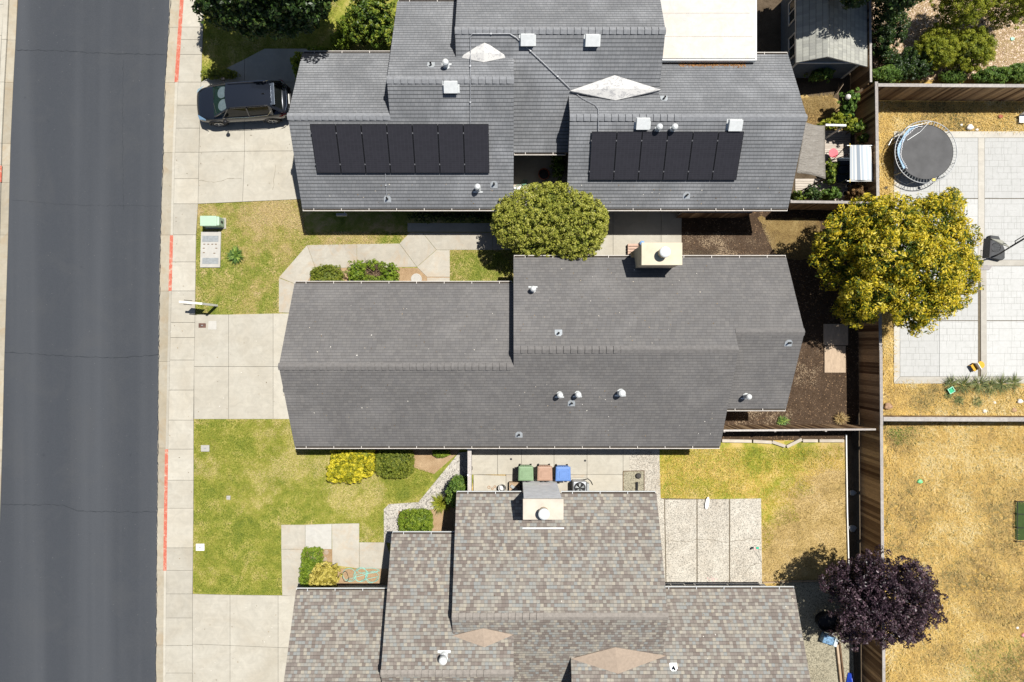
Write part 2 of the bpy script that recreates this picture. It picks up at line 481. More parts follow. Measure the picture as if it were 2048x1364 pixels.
slabs('kerb', strip(gut, krb, [-300, -120, 55, 165, 305, 470, 582, 723, 896, 1016, 1140, 1290, 1450, 1700]), .05, M['concrete'], 'low rolled kerb between gutter and sidewalk', h=.1, gap=.006)
slabs('sidewalk', strip(krb, wlk, [-300, -200, -120, -40, 55, 80, 110, 165, 211, 257, 305, 358, 408, 470, 524, 582, 645, 675, 720, 780, 840, 898, 960, 1016, 1095, 1140, 1187, 1235, 1290, 1345, 1450, 1560, 1700]), .055, M['concrete'], 'pale concrete sidewalk slabs along the street')
# painted red kerb lengths
def redm():
    m, n, l, b = new_mat('kerb_red_paint')
    v = coords(n, l)
    f = noise(n, l, v, 5, 8, .85)
    l.new(ramp(n, l, f, [(0.42, (.46, .10, .06)), (0.55, (.52, .17, .11)), (0.60, (.50, .38, .29))]), b.inputs['Base Color'])
    b.inputs['Roughness'].default_value = .75
    return m
M['red'] = redm()
for ys, xs, lab in (([-60, 0, 60, 120, 165], 0, 'red painted kerb length beside the top trees'),
                ([471, 530, 582], 0, 'short worn red kerb length beside the utility vault'),
                ([898, 960, 1040, 1100, 1141], 0, 'long red kerb length beside the lower lawn')):
    mb = MB()
    a = [(x - 1, y) for x, y in gut]; b_ = [(x + .5, y) for x, y in krb]
    for q in strip(a, b_, ys): mb.prism(pp(q), .045, .0595)
    o = mb.build('kerb_paint', M['red'], kind='structure'); o['label'] = lab
# left kerb
lk = [(x - 16, y) for x, y in ld]; lk2 = [(x - 26, y) for x, y in ld]; lk3 = [(x - 90, y) for x, y in ld]
slabs('gutter', strip(lk, ld, [-300, -120, 80, 165, 287, 330, 365, 470, 600, 740, 900, 1060, 1200, 1400, 1700]), .002, M['gutter_con'], 'concrete gutter along the left edge of the street', gap=.01)
slabs('kerb', strip(lk2, lk, [-300, -120, 80, 165, 287, 330, 365, 470, 600, 740, 900, 1060, 1200, 1400, 1700]), .07, M['concrete'], 'kerb along the left edge of the street', h=.1)
slabs('sidewalk', strip(lk3, lk2, list(range(-300, 1750, 62))), .075, M['concrete'], 'sidewalk across the street at the left edge', h=.1)
mb = MB(); mb.prism(pp([(-3, 332), (6, 332), (5, 365), (-4, 365)]), .06, .078); o = mb.build('kerb_paint', M['red'], kind='structure'); o['label'] = 'red kerb paint at the far left edge'

# lawns and yard surfaces (one base sheet each)
L_ = lambda n_, p, z, m_, lab: mark(sheet(n_, p, z, M[m_]), lab)
L_('lawn', [(380, -60), (800, -60), (800, 100), (620, 110), (600, 150), (403, 165), (403, 100), (408, 0)], 0, 'lawn', 'shaded lawn under the trees at the top left')
L_('lawn', [(397, 406), (604, 396), (1030, 396), (1030, 590), (560, 640), (389, 630), (393, 470)], 0, 'lawn_dry', 'patchy lawn with bare tan patches around the utility vault')
L_('lawn', [(388, 836), (600, 830), (960, 880), (940, 1000), (790, 1110), (600, 1200), (386, 1190)], 0, 'lawn', 'big green front lawn below the driveway')
L_('yard_soil', [(560, 480), (1700, 380), (1720, 880), (1440, 880), (900, 960), (560, 900)], -.03, 'brown_ground', 'bare soil around the middle house')
L_('yard_soil', [(560, -100), (1760, -100), (1758, 430), (560, 430)], -.035, 'brown_ground', 'bare soil around the top house')
L_('planting_bed', [(600, 536), (900, 536), (900, 600), (600, 600)], .006, 'dirt', 'bare dirt bed along the front path shrubs')
L_('planting_bed', [(745, 893), (925, 893), (914, 908), (868, 948), (826, 935), (820, 905), (745, 905)], .008, 'dirt', 'dirt bed corner behind the round clipped shrub')
L_('planting_bed', [(797, 1020), (868, 1018), (936, 962), (940, 1000), (905, 1090), (797, 1090)], .030, 'dirt', 'bed of dirt beside the lowest house entry')
L_('planting_bed', [(590, 1098), (665, 1098), (665, 1137), (790, 1137), (790, 1210), (580, 1210)], .030, 'dirt', 'dirt bed holding the hose coil')
L_('mulch', [(1363, 400), (1760, 400), (1760, 700), (1700, 880), (1440, 880), (1440, 500), (1363, 500)], .0, 'mulch', 'dark mulch around the right end of the middle house')
L_('dry_patch', [(1515, 440), (1560, 436), (1640, 436), (1640, 515), (1580, 518), (1545, 500), (1540, 470)], .006, 'brown_lawn', 'dry grass patch between the top and middle houses')
L_('side_yard', [(1590, 150), (1756, 150), (1758, 399), (1582, 399)], .0, 'brown_ground', 'shaded side yard right of the top house')
L_('dry_patch', [(1600, 196), (1668, 190), (1690, 225), (1700, 262), (1610, 262)], .008, 'tan_lawn', 'dry grass clearing below the shed')
L_('back_lawn', [(1319, 885), (1692, 880), (1697, 1168), (1319, 1168)], .0, 'gold_lawn', 'green and gold back lawn of the lowest house')
L_('gravel', [(1560, 1160), (1700, 1160), (1712, 1450), (1560, 1450)], .008, 'gravel_grey', 'grey gravel side yard under the purple tree')
L_('ditch', [(1690, 430), (1770, 430), (1775, 1500), (1704, 1500)], -.05, 'brown_ground', 'shaded soil strip along the back fence')
L_('dry_field', [(1755, 150), (2400, 150), (2400, 840), (1760, 840)], -.01, 'straw', 'dry grass around the right patio')
L_('dry_field', [(1760, 842), (2400, 842), (2400, 1700), (1765, 1700)], -.01, 'straw', 'golden dry field at the lower right')
L_('wood_chip_yard', [(1742, -300), (2400, -300), (2400, 160), (1748, 160)], -.005, 'chip', 'tan wood chip garden at the top right')

# driveways
def gridslabs(name, xs, ys, z, mat, label, skip=(), **k):
    return slabs(name, [[(a, c), (b, c), (b, d), (a, d)] for a, b in zip(xs[:-1], xs[1:]) for c, d in zip(ys[:-1], ys[1:]) if (a, c) not in skip], z, mat, label, **k)
slabs('driveway', [[(389, 733), (391, 629), (458, 629), (458, 733)], [(458, 733), (458, 629), (547, 627), (547, 733)], [(547, 733), (547, 627), (620, 626), (620, 733)],
    [(389, 733), (458, 733), (458, 838), (389, 838)], [(458, 733), (547, 733), (547, 838), (458, 838)], [(547, 733), (620, 733), (620, 838), (547, 838)]], .055, M['concrete'], 'concrete driveway of the middle house', tones=[.35, .4, .8, .45, .5, .85])
slabs('driveway', [[(403, 165), (490, 165), (490, 303), (399, 305)], [(403, 165), (431, 148), (490, 119), (490, 165)], [(490, 119), (530, 98), (640, 98), (640, 165), (490, 165)], [(490, 165), (640, 165), (640, 302), (490, 303)],
    [(399, 305), (490, 303), (486, 404), (397, 408)], [(490, 303), (640, 302), (640, 397), (486, 404)]], .055, M['concrete'], 'concrete driveway under the parked car', tones=[.5, .55, .45, .6, .45, .6])
slabs('driveway', [[(386, 1187), (461, 1189), (461, 1290), (386, 1287)], [(461, 1189), (557, 1190), (557, 1294), (461, 1290)], [(557, 1190), (640, 1192), (640, 1296), (557, 1294)],
    [(386, 1287), (461, 1290), (461, 1480), (386, 1480)], [(461, 1290), (557, 1294), (557, 1480), (461, 1480)], [(557, 1294), (640, 1296), (640, 1480), (557, 1480)]], .055, M['concrete'], 'concrete driveway at the bottom left', tones=[.45, .5, .8, .4, .5, .6])
cm = MB()
crack(cm, [(399, 361), (430, 365), (455, 359), (484, 357)], .015, .058, seed=9)
crack(cm, [(552, 330), (546, 380)], .012, .058, seed=10)
mark(cm.build('driveway_crack', M['joint'], kind='structure'), 'hairline cracks in the top driveway')
# front path
slabs('path', [[(558, 556), (586, 566), (606, 570), (606, 627), (558, 625)], [(558, 555), (614.5, 490), (631, 536), (614, 566), (600, 572), (586, 566)],
    [(614.5, 490), (714, 488), (714, 536), (631, 536)], [(714, 488), (799, 487), (834, 534), (714, 536)],
    [(799, 487), (820, 465), (845, 465), (873, 500), (834, 534)], [(845, 465), (985, 465), (985, 500), (873, 500)],
    [(873, 500), (900, 500), (900, 554), (854, 554), (834, 534)], [(854, 555), (900, 555), (900, 600), (854, 600)],
    [(985, 465), (1226, 465), (1226, 500), (985, 500)]], .03, M['concrete_warm'], 'angled concrete front path to the middle house', tones=[.6, .7, .4, .45, .5, .45, .85, .8, .4])
slabs('path', [[(1180, 400), (1226, 400), (1226, 520), (1180, 520)], [(1226, 400), (1322, 400), (1322, 520), (1226, 520)], [(1322, 400), (1363, 400), (1363, 520), (1322, 520)]],
    .034, M['concrete'], 'concrete slab between the round tree and the mulch', tones=[.5, .5, .5])
slabs('path', [[(1000, 400), (1180, 400), (1180, 464), (1000, 464)], [(815, 446), (1000, 446), (1000, 464), (815, 464)]], .03, M['concrete'], 'shaded concrete walk below the top house', tones=[.4, .4])
# courtyard floor of the top house
slabs('path', [[(1000, 290), (1145, 290), (1145, 399), (1000, 399)]], .032, M['concrete_warm'], 'small courtyard floor between the top roofs', tones=[.6])
# entry slabs of the lowest house
slabs('path', [[(563, 1049), (611, 1049), (611, 1098), (563, 1098)], [(664, 1047), (719, 1046), (719, 1137), (665, 1129)],
    [(719, 1084), (772, 1084), (790, 1137), (719, 1137)], [(563, 1098), (610, 1098), (604, 1150), (594, 1192), (565, 1190)]],
    .045, M['concrete_warm'], 'rust stained entry slabs of the lowest house', tones=[.7, .8, .6, .7])
slabs('path', [[(611, 1049), (664, 1047), (664, 1098), (611, 1098)]], .045, M['concrete_new'], 'newer pale square slab in the lower entry', tones=[.75])
L_('gravel', [(768, 1018), (778, 1008), (837, 1004), (918, 905), (940, 903), (940, 962), (895, 985), (870, 1018), (797, 1022), (797, 1072), (790, 1086), (768, 1084)], .036, 'gravel_white', 'pale gravel path bending towards the lower house')
# side yard concrete
slabs('side_yard_slab', [[(943, 885), (995, 885), (995, 949), (943, 949)], [(995, 885), (1043, 885), (1043, 949), (995, 949)], [(1043, 885), (1108, 885), (1108, 949), (1043, 949)],
    [(1108, 885), (1174, 885), (1174, 949), (1108, 949)], [(1174, 885), (1246, 885), (1246, 949), (1174, 949)], [(1246, 885), (1259, 885), (1259, 942), (1246, 942)],
    [(947, 949), (1012, 951), (1012, 1000), (947, 1000)], [(1174, 949), (1246, 949), (1246, 1000), (1174, 1000)]], .03, M['concrete'], 'concrete side yard between the two lower houses', tones=[.6, .55, .6, .5, .6, .65, .8, .9])
slabs('side_yard_slab', [[(1012, 949), (1174, 949), (1174, 1000), (1012, 1000)]], .022, M['concrete_warm'], 'stained slab behind the waste bins', tones=[.55])
L_('gravel', [(1259, 885), (1318, 885), (1326, 1180), (1255, 1180)], .028, 'aggregate', 'strip of exposed aggregate beside the back lawn')
slabs('patio', [[(1329, 998), (1393, 998), (1393, 1172), (1332, 1172)], [(1394, 998), (1458, 997), (1458, 1172), (1394, 1172)], [(1459, 997), (1522, 996), (1524, 1172), (1459, 1172)]], .05, M['aggregate'], 'three panel exposed aggregate patio', gap=.03, tones=[.55, .6, .75])
slabs('patio', [[(1312, 993), (1328, 998), (1331, 1172), (1317, 1172)]], .046, M['aggregate'], 'narrow aggregate strip left of the patio panels', tones=[.6])
pc = MB()
crack(pc, [(1329, 1081), (1375, 1082), (1393, 1078), (1412, 1078), (1455, 1084), (1480, 1080), (1500, 1077), (1520, 1078)], .02, .054, seed=21)
crack(pc, [(1520, 1126), (1500, 1130), (1488, 1146)], .015, .054, seed=22)
mark(pc.build('patio_crack', M['joint'], kind='structure'), 'fine cracks across the aggregate patio')
# stamped concrete patio on the right
def stamped():
    m, n, l, b = new_mat('stamped_concrete')
    v = coords(n, l)
    v2 = coords(n, l)
    nz = noise(n, l, v, 1.6, 6, .7, .7)
    c = (.47, .47, .455)
    x = mix(n, l, ramp(n, l, nz, [(0.35, .0), (0.75, .55)]), c, (.56, .56, .55))
    x = mix(n, l, ramp(n, l, noise(n, l, v, 6, 6, .7), [(0.3, .3), (0.55, 0)]), x, (.34, .35, .32))
    lines = []
    for sc, ro, wd in ((1.0, .62, .92), (1.0, .31, .46)):
        br = n.new('ShaderNodeTexBrick'); l.new(v2, br.inputs[0])
        br.inputs['Scale'].default_value = sc; br.inputs['Brick Width'].default_value = wd; br.inputs['Row Height'].default_value = ro
        br.inputs['Mortar Size'].default_value = .006; br.offset = .37; br.offset_frequency = 2; br.squash = .7; br.squash_frequency = 3
        lines.append(br.outputs['Fac'])
    msk = ramp(n, l, noise(n, l, v, .8, 2), [(0.45, 0), (0.52, 1)])
    ln = math_(n, l, 'MAXIMUM', lines[0], math_(n, l, 'MULTIPLY', lines[1], msk))
    x = mix(n, l, math_(n, l, 'MULTIPLY', ln, .75), x, (.20, .20, .18))
    cm = n.new('ShaderNodeCombineColor'); tv = math_(n, l, 'MULTIPLY_ADD', tone(n), .16, .92)
    for i in range(3): l.new(tv, cm.inputs[i])
    x = mix(n, l, 1.0, x, cm.outputs[0], 'MULTIPLY')
    l.new(x, b.inputs['Base Color']); b.inputs['Roughness'].default_value = .8
    bump(n, l, b, math_(n, l, 'SUBTRACT', noise(n, l, v, 14, 5, .7), ln), .35, .01)
    return m
M['stamped'] = stamped()
M['band'] = concrete('smooth_band_concrete', (.53, .505, .45), amt=.3)
L_('patio_base', [(1788, 264), (2250, 264), (2250, 766), (1788, 766)], .01, 'joint', 'dirt under the joints of the stamped patio')
L_('patio_base', [(1314, 996), (1521, 999), (1523, 1171), (1318, 1171)], .036, 'joint', 'dirt under the joints of the aggregate patio')
px_ = [(1799, 1878), (1878, 1955), (1968, 2048), (2048, 2130), (2130, 2250)]
py_ = [(276, 397), (398, 520), (532, 641), (642, 753)]
slabs('patio', [[(a, c), (b, c), (b, d), (a, d)] for a, b in px_ for c, d in py_], .04, M['stamped'], 'white stamped concrete patio panels on the right')
slabs('patio', [[(1787, 263), (1799, 276), (1799, 753), (1787, 767)], [(1787, 263), (2250, 263), (2250, 276), (1799, 276)],
                [(1799, 753), (2250, 753), (2250, 767), (1787, 767)], [(1955, 276), (1968, 276), (1968, 520), (1955, 520)], [(1960, 532), (1972, 532), (1973, 753), (1961, 753)],
                [(1799, 520), (2250, 520), (2250, 532), (1799, 532)]], .043, M['band'], 'smooth concrete bands framing the stamped patio', gap=.012)
# deck boards near the awning
dk = MB()
for i in range(34):
    y = 262 + i * 4.4
    dk.prism(pp([(1640, y), (1700, y), (1700, y + 3.9), (1640, y + 3.9)]), .0, .05)
for i in range(9):
    y = 358 + i * 5
    dk.prism(pp([(1590, y), (1655, y), (1655, y + 4.4), (1590, y + 4.4)]), .0, .045)
M['deck'] = wood('grey_deck_board', (.52, .45, .38), (.62, .56, .49), (1, 8, 8))
mark(dk.build('deck', M['deck'], kind='structure'), 'pale weathered deck boards of the side patio')
# ---------------------------------------------------------------- houses
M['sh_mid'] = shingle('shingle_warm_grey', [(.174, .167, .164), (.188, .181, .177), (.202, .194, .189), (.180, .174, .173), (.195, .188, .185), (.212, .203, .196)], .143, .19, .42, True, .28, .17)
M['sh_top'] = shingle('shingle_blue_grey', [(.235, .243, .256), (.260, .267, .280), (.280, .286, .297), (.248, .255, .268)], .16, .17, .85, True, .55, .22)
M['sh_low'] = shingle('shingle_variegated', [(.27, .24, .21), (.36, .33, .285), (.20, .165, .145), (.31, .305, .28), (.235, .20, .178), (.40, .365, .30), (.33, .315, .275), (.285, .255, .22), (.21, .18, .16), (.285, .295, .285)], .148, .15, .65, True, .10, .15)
M['cap_mid'] = plain('ridge_cap_mid', (.165, .157, .152), .92, bmp=.3)
M['cap_top'] = plain('ridge_cap_top', (.225, .232, .245), .92, bmp=.3)
M['cap_low'] = plain('ridge_cap_low', (.26, .235, .21), .92, bmp=.3)
M['trough'] = plain('gutter_trough', (.07, .06, .05), .9)
M['gutter'] = plain('gutter_metal', (.62, .58, .53), .5, var=.06)
def coat(name, c, d):
    m, n, l, b = new_mat(name); v = coords(n, l, scale=(1, 1.6, 1))
    f = noise(n, l, v, 2.2, 10, .8, 1.6)
    l.new(ramp(n, l, f, [(0.36, d), (.42, c), (0.52, c), (0.58, d), (.66, c)]), b.inputs['Base Color']); b.inputs['Roughness'].default_value = .8
    return m
M['silver'] = coat('silver_roof_coating', (.60, .59, .57), (.32, .32, .33))
M['tanmetal'] = plain('tan_saddle_coating', (.34, .27, .21), .85, var=.05)

def roof_face(mb, poly, a, b, th=.14):
    pts = [(x, y) for x, y in poly]
    n_ = len(pts)
    ar = sum(pts[i][0] * pts[(i + 1) % n_][1] - pts[(i + 1) % n_][0] * pts[i][1] for i in range(n_))
    if ar < 0: pts = pts[::-1]
    top = [(x, y, a + b * y) for x, y in pts]; bot = [(x, y, a + b * y - th) for x, y in pts]
    base = len(mb.f)
    mb.add(top, [tuple(range(n_))], 0)
    k = math.sqrt(1 + b * b)
    sg = 1 if b > 0 else -1
    mb.uv[base] = [(x, sg * y * k) for x, y in pts]
    mb.add(top + bot, [(i, n_ + i, n_ + (i + 1) % n_, (i + 1) % n_) for i in range(n_)] + [tuple(range(2 * n_ - 1, n_ - 1, -1))], 1)
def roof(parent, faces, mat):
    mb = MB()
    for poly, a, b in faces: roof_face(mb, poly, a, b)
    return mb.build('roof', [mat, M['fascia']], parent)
def wallbox(mb, x0, x1, prof):
    """prof: [(y,z)...] closed profile extruded along x"""
    n_ = len(prof)
    vs = [(x0, y, z) for y, z in prof] + [(x1, y, z) for y, z in prof]
    mb.add(vs, [tuple(range(n_)), tuple(range(2 * n_ - 1, n_ - 1, -1))] + [(i, n_ + i, n_ + (i + 1) % n_, (i + 1) % n_) for i in range(n_)], 0)
def gable(mb, x0, x1, ys, yn, yr, zr, bs, bn):
    """walls below a gable: south slope bs (>0), north slope bn (>0)"""
    e = .18
    wallbox(mb, x0, x1, [(ys, 0), (yn, 0), (yn, zr - bn * (yn - yr) - e), (yr, zr - e), (ys, zr - bs * (yr - ys) - e)])
def ridge(parent, x0, x1, y, z, b, mat, pieces=True, seg=.29):
    mb = MB(); k = .155
    n_ = max(1, int((x1 - x0) / seg))
    L = (x1 - x0) / n_
    for i in range(n_):
        a = x0 + i * L; c = a + L + .01
        lo, hi = (.008, .062) if pieces else (.016, .022)
        vs = []
        for x, h in ((a, hi), (c, lo)):
            vs += [(x, y - k, z - b * k + h), (x, y, z + h), (x, y + k, z - b * k + h),
                   (x, y - k, z - b * k - .02), (x, y, z - .03), (x, y + k, z - b * k - .02)]
        mb.add(vs, [(0, 6, 7, 1), (1, 7, 8, 2), (0, 1, 4, 3), (1, 2, 5, 4), (7, 6, 9, 10), (8, 7, 10, 11), (0, 3, 9, 6), (2, 8, 11, 5)])
    return mb.build('ridge_cap', mat, parent)
def gutter(parent, x0, x1, y, z, side, mat=None, straps=1.27):
    """side +1: eave faces +y"""
    mb = MB(); w_ = .085 * side
    zt = z - .02
    mb.box(x0, x1, *sorted((y + .004 * side, y + .012 * side)), zt - .09, zt - .03, m=1)
    mb.box(x0, x1, *sorted((y + w_, y + w_ + .026 * side)), zt - .075, zt + .008)
    mb.box(x0 + .001, x1 - .001, *sorted((y + .012 * side, y + w_)), zt - .06, zt - .05, m=1)
    for x in (x0, x1 - .012): mb.box(x, x + .012, *sorted((y + .013 * side, y + w_ - .001 * side)), zt - .07, zt - .002)
    x = x0 + .5
    while x < x1 - .2:
        mb.box(x, x + .024, *sorted((y - .02 * side, y + w_ + .024 * side)), zt + .014, zt + .026); x += straps
    return mb.build('gutter', [mat or M['gutter'], M['trough']], parent)
def saddle(parent, corners, mat, seams=0):
    l_, t_, r_, b_ = corners
    mb = MB(); c = (l_ + r_) / 2; c = Vector(c); c.x = (t_.x + b_.x) / 2
    c.z = max(t_.z, b_.z) + .0
    up = Vector((0, 0, .03))
    mb.add([l_ + up, b_ + up, c + up, t_ + up], [(0, 1, 2, 3)]); mb.add([r_ + up, t_ + up, c + up, b_ + up], [(0, 1, 2, 3)])
    e = Vector((0, 0, -.12))
    vs = [l_ + up, b_ + up, r_ + up, t_ + up]; vs += [v + e for v in vs]
    mb.add(vs, [(0, 4, 5, 1), (1, 5, 6, 2), (2, 6, 7, 3), (3, 7, 4, 0)])
    o = mb.build('saddle_flashing', mat, parent)
    return o
# small roof fittings, each built once and copied
def on_roof(b):                                   # local frame: x east, y up-slope projected, z normal
    ang = math.atan(b)
    return Matrix.Rotation(ang, 4, 'X')
def box_vent_proto(parent):
    mb = MB()
    mb.prism([(-.36, -.26), (.36, -.26), (.36, .24), (-.36, .24)], .0, .018)
    vs = [(-.30, -.24, .02), (.30, -.24, .02), (.30, .24, .02), (-.30, .24, .02), (-.26, -.20, .20), (.26, -.20, .20), (.24, .22, .16), (-.24, .22, .16)]
    mb.add(vs, [(3, 2, 1, 0), (4, 5, 6, 7), (0, 1, 5, 4), (1, 2, 6, 5), (2, 3, 7, 6), (3, 0, 4, 7)])
    mb.box(-.29, .29, -.24, .23, .19, .215)
    return mb
def pipe_vent_proto(r=.10, h=.42, cap=.145, fl=.26):
    mb = MB()
    mb.prism([(-fl, -fl), (fl, -fl), (fl, fl * .6), (fl * .5, fl * 1.2), (-fl * .5, fl * 1.2), (-fl, fl * .6)], .0, .016)
    return mb
def vent(parent, px, py, a, b, kind, rs=1.0):
    p = PL(px, py, a, b)
    mb = MB(); Rm = Matrix.Translation(p) @ on_roof(b)
    sg = 1 if b > 0 else -1
    if kind == 'box':
        src = box_vent_proto(parent)
        if sg < 0: Rm = Rm @ Matrix.Rotation(math.pi, 4, 'Z')
        mb.add([Rm @ Vector(v) for v in src.v], src.f)
        return mb.build('roof_vent', M['metal_white'], parent, bevel=.008)
    if sg < 0: Rm = Rm @ Matrix.Rotation(math.pi, 4, 'Z')
    if kind == 'pipe':                            # capped flue pipe
        fl = .17 * rs
        pl = [(-fl * 1.25, -fl), (fl * 1.25, -fl), (fl * 1.25, -fl * .6), (fl * .7, -fl * .55), (fl * .75, fl * .6), (fl * .3, fl), (-fl * .3, fl), (-fl * .75, fl * .6), (-fl * .7, -fl * .55), (-fl * 1.25, -fl * .6)]
        n_ = len(pl); vs = [Rm @ Vector((x, y, 0)) for x, y in pl] + [Rm @ Vector((x, y, .018)) for x, y in pl]
        mb.add(vs, [tuple(range(n_, 2 * n_))] + [(i, (i + 1) % n_, n_ + (i + 1) % n_, n_ + i) for i in range(n_)])
        r = .095 * rs
        mb.lathe(p, [(r * 1.5, -.05), (r * 1.15, .09), (r, .1), (r, .40), (r * 1.0, .42)], 20)
        mb.lathe(p, [(r * 1.42, .36), (r * 1.46, .40), (r * 1.35, .50), (r * .8, .56), (.01, .58)], 24)
        return mb.build('flue_pipe', M['metal_white'], parent, smooth=False)
    fl = .16                                       # plumbing stack with a lead flashing
    pl = [(-fl, -fl), (fl, -fl), (fl, fl * .4), (fl * .5, fl), (-fl * .5, fl), (-fl, fl * .4)]
    n_ = len(pl); vs = [Rm @ Vector((x, y, 0)) for x, y in pl] + [Rm @ Vector((x, y, .016)) for x, y in pl]
    mb.add(vs, [tuple(range(n_, 2 * n_))] + [(i, (i + 1) % n_, n_ + (i + 1) % n_, n_ + i) for i in range(n_)])
    o = mb.build('vent_flashing', M['metal'], parent)
    m2 = MB(); m2.lathe(p, [(.055, -.05), (.045, .05), (.042, .26), (.034, .26), (.034, .1)], 14)
    o2 = m2.build('vent_pipe', M['darkmetal'], parent)
    return o

def win(parent, face, u0, u1, z0, z1, pos, kind='window'):
    """a framed opening on a wall; face 'x-' 'x+' 'y-' 'y+', pos = wall coordinate"""
    sg = -1 if face[1] == '-' else 1
    fr = MB(); gl = MB(); t_ = .06
    def bx(mb, a0, a1, c0, c1, d0, d1):
        d0, d1 = sorted((pos + sg * d0, pos + sg * d1))
        if face[0] == 'x': mb.box(d0, d1, a0, a1, c0, c1)
        else: mb.box(a0, a1, d0, d1, c0, c1)
    bx(fr, u0, u1, z0, z0 + t_, .002, .05); bx(fr, u0, u1, z1 - t_, z1, .002, .05)
    bx(fr, u0, u0 + t_, z0 + t_, z1 - t_, .002, .05); bx(fr, u1 - t_, u1, z0 + t_, z1 - t_, .002, .05)
    mid = (u0 + u1) / 2
    bx(fr, mid - .025, mid + .025, z0 + t_, z1 - t_, .002, .045)
    bx(gl, u0 + t_, u1 - t_, z0 + t_, z1 - t_, .001, .02)
    o = fr.build(kind, M['white'], parent)
    gl.build('pane', M['glass'], o)
    return o
def garage(parent, x, y0, y1):
    fr = MB()
    for i in range(4): fr.box(x - .04, x - .002, y0, y1, .06 + i * .53, .06 + i * .53 + .52)
    return fr.build('garage_door', M['door'], parent, bevel=.01)

# ======== middle house
S_M = (5.3545, .568); N_M = (4.9455, -.568); N_MW = (4.129, -.568); S_ME = (4.507, .568)
hm = T('house', (-9.6, 0, 0), 'middle house with plain warm grey shingle roof and a cream chimney', 'house')
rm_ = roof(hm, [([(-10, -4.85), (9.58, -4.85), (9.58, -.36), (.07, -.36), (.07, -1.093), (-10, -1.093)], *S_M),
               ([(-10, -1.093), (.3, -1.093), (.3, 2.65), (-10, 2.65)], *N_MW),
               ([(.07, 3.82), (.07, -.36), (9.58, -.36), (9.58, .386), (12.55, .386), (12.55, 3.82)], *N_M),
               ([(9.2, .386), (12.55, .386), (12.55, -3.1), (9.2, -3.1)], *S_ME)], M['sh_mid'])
wb = MB()
gable(wb, -9.55, .4, -4.3, 2.05, -1.093, 4.75, .568, .568)
gable(wb, .41, 9.1, -4.299, 3.2, -.36, 5.15, .568, .568)
gable(wb, 9.11, 12.1, -2.5, 3.199, .386, 4.726, .568, .568)
wb.build('wall', M['stucco'], hm)
ridge(rm_, -10.02, .07, -1.093, 4.75, .568, M['cap_mid'])
ridge(rm_, .07, 4.6, -.36, 5.15, .568, M['cap_mid'])
ridge(rm_, 4.6, 9.58, -.36, 5.15, .568, M['cap_mid'], False, 1.0)
ridge(rm_, 9.6, 12.56, .386, 4.726, .568, M['cap_mid'], False, 1.0)
gutter(rm_, -9.98, 9.56, -4.85, 2.6, -1)
gutter(rm_, -9.98, -.0, 2.65, 2.624, 1)
gutter(rm_, .09, 5.45, 3.82, 2.776, 1); gutter(rm_, 7.35, 12.53, 3.82, 2.776, 1)
gutter(rm_, 9.7, 12.53, -3.1, 2.746, -1)
for px, py, pl, k in ((1066, 579, N_M, 'pipe'), (1117, 666, N_M, 'stack'), (1119, 789, S_M, 'pipe'), (1155, 788, S_M, 'pipe'), (1241, 785, S_M, 'pipe'),
                      (1143, 806, S_M, 'stack'), (1038, 869, S_M, 'stack'), (1491, 792, S_ME, 'pipe'), (1577, 686, S_ME, 'stack')):
    vent(rm_, px, py, pl[0], pl[1], k, 1.15 if px == 1241 else .95)
garage(hm, -9.56, -3.6, 1.2)
win(hm, 'x+', -1.5, 1.8, .1, 2.1, 12.1, 'sliding_door'); win(hm, 'y+', 2.2, 3.6, .9, 2.0, 3.2); win(hm, 'y+', 9.0, 10.6, .9, 2.0, 3.2)
win(hm, 'y-', 4.4, 5.6, .9, 2.0, -4.3); win(hm, 'y-', 7.4, 8.6, .9, 2.0, -4.3); win(hm, 'y+', -7.2, -5.8, .9, 2.0, 2.05)
def chimney(parent, x0, x1, y0, y1, zt, flue, mats, hh=.5, rr=.23):
    mb = MB(); mb.box(x0 + .05, x1 - .05, y0 + .05, y1 - .05, 0, zt - .12)
    c = mb.build('chimney', mats[0], parent)
    m2 = MB(); m2.box(x0, x1, y0, y1, zt - .12, zt); m2.build('chimney_top', mats[1], c, bevel=.015)
    m3 = MB(); m3.lathe((flue[0], flue[1], zt), [(rr * .92, 0), (rr * .92, hh * .72), (rr * .95, hh * .74)], 28)
    m3.build('chimney_flue', M['cap_flue'], c)
    m4 = MB(); m4.lathe((flue[0], flue[1], zt), [(rr, hh * .66), (rr * 1.04, hh * .8), (rr, hh * .9), (rr * .75, hh * .97), (.02, hh)], 28)
    m4.build('chimney_cap', M['metal_white'], c)
    return c
M['chim_cream'] = plain('chimney_cream', (.60, .51, .37), .9, var=.04, scale=3)
M['chim_top'] = plain('chimney_top_cream', (.60, .53, .40), .8, var=.04, scale=2)
M['chim_white'] = plain('chimney_pale', (.86, .86, .86), .9, var=.05, scale=3)
M['chim_top2'] = plain('chimney_top_pale', (.56, .50, .42), .8, var=.06, scale=2)
M['cap_flue'] = plain('flue_beige', (.50, .42, .30), .6)
chimney(hm, 5.55, 7.30, 3.25, 4.22, 4.76, (6.46, 3.76), (M['chim_cream'], M['chim_top']), .55, .23)

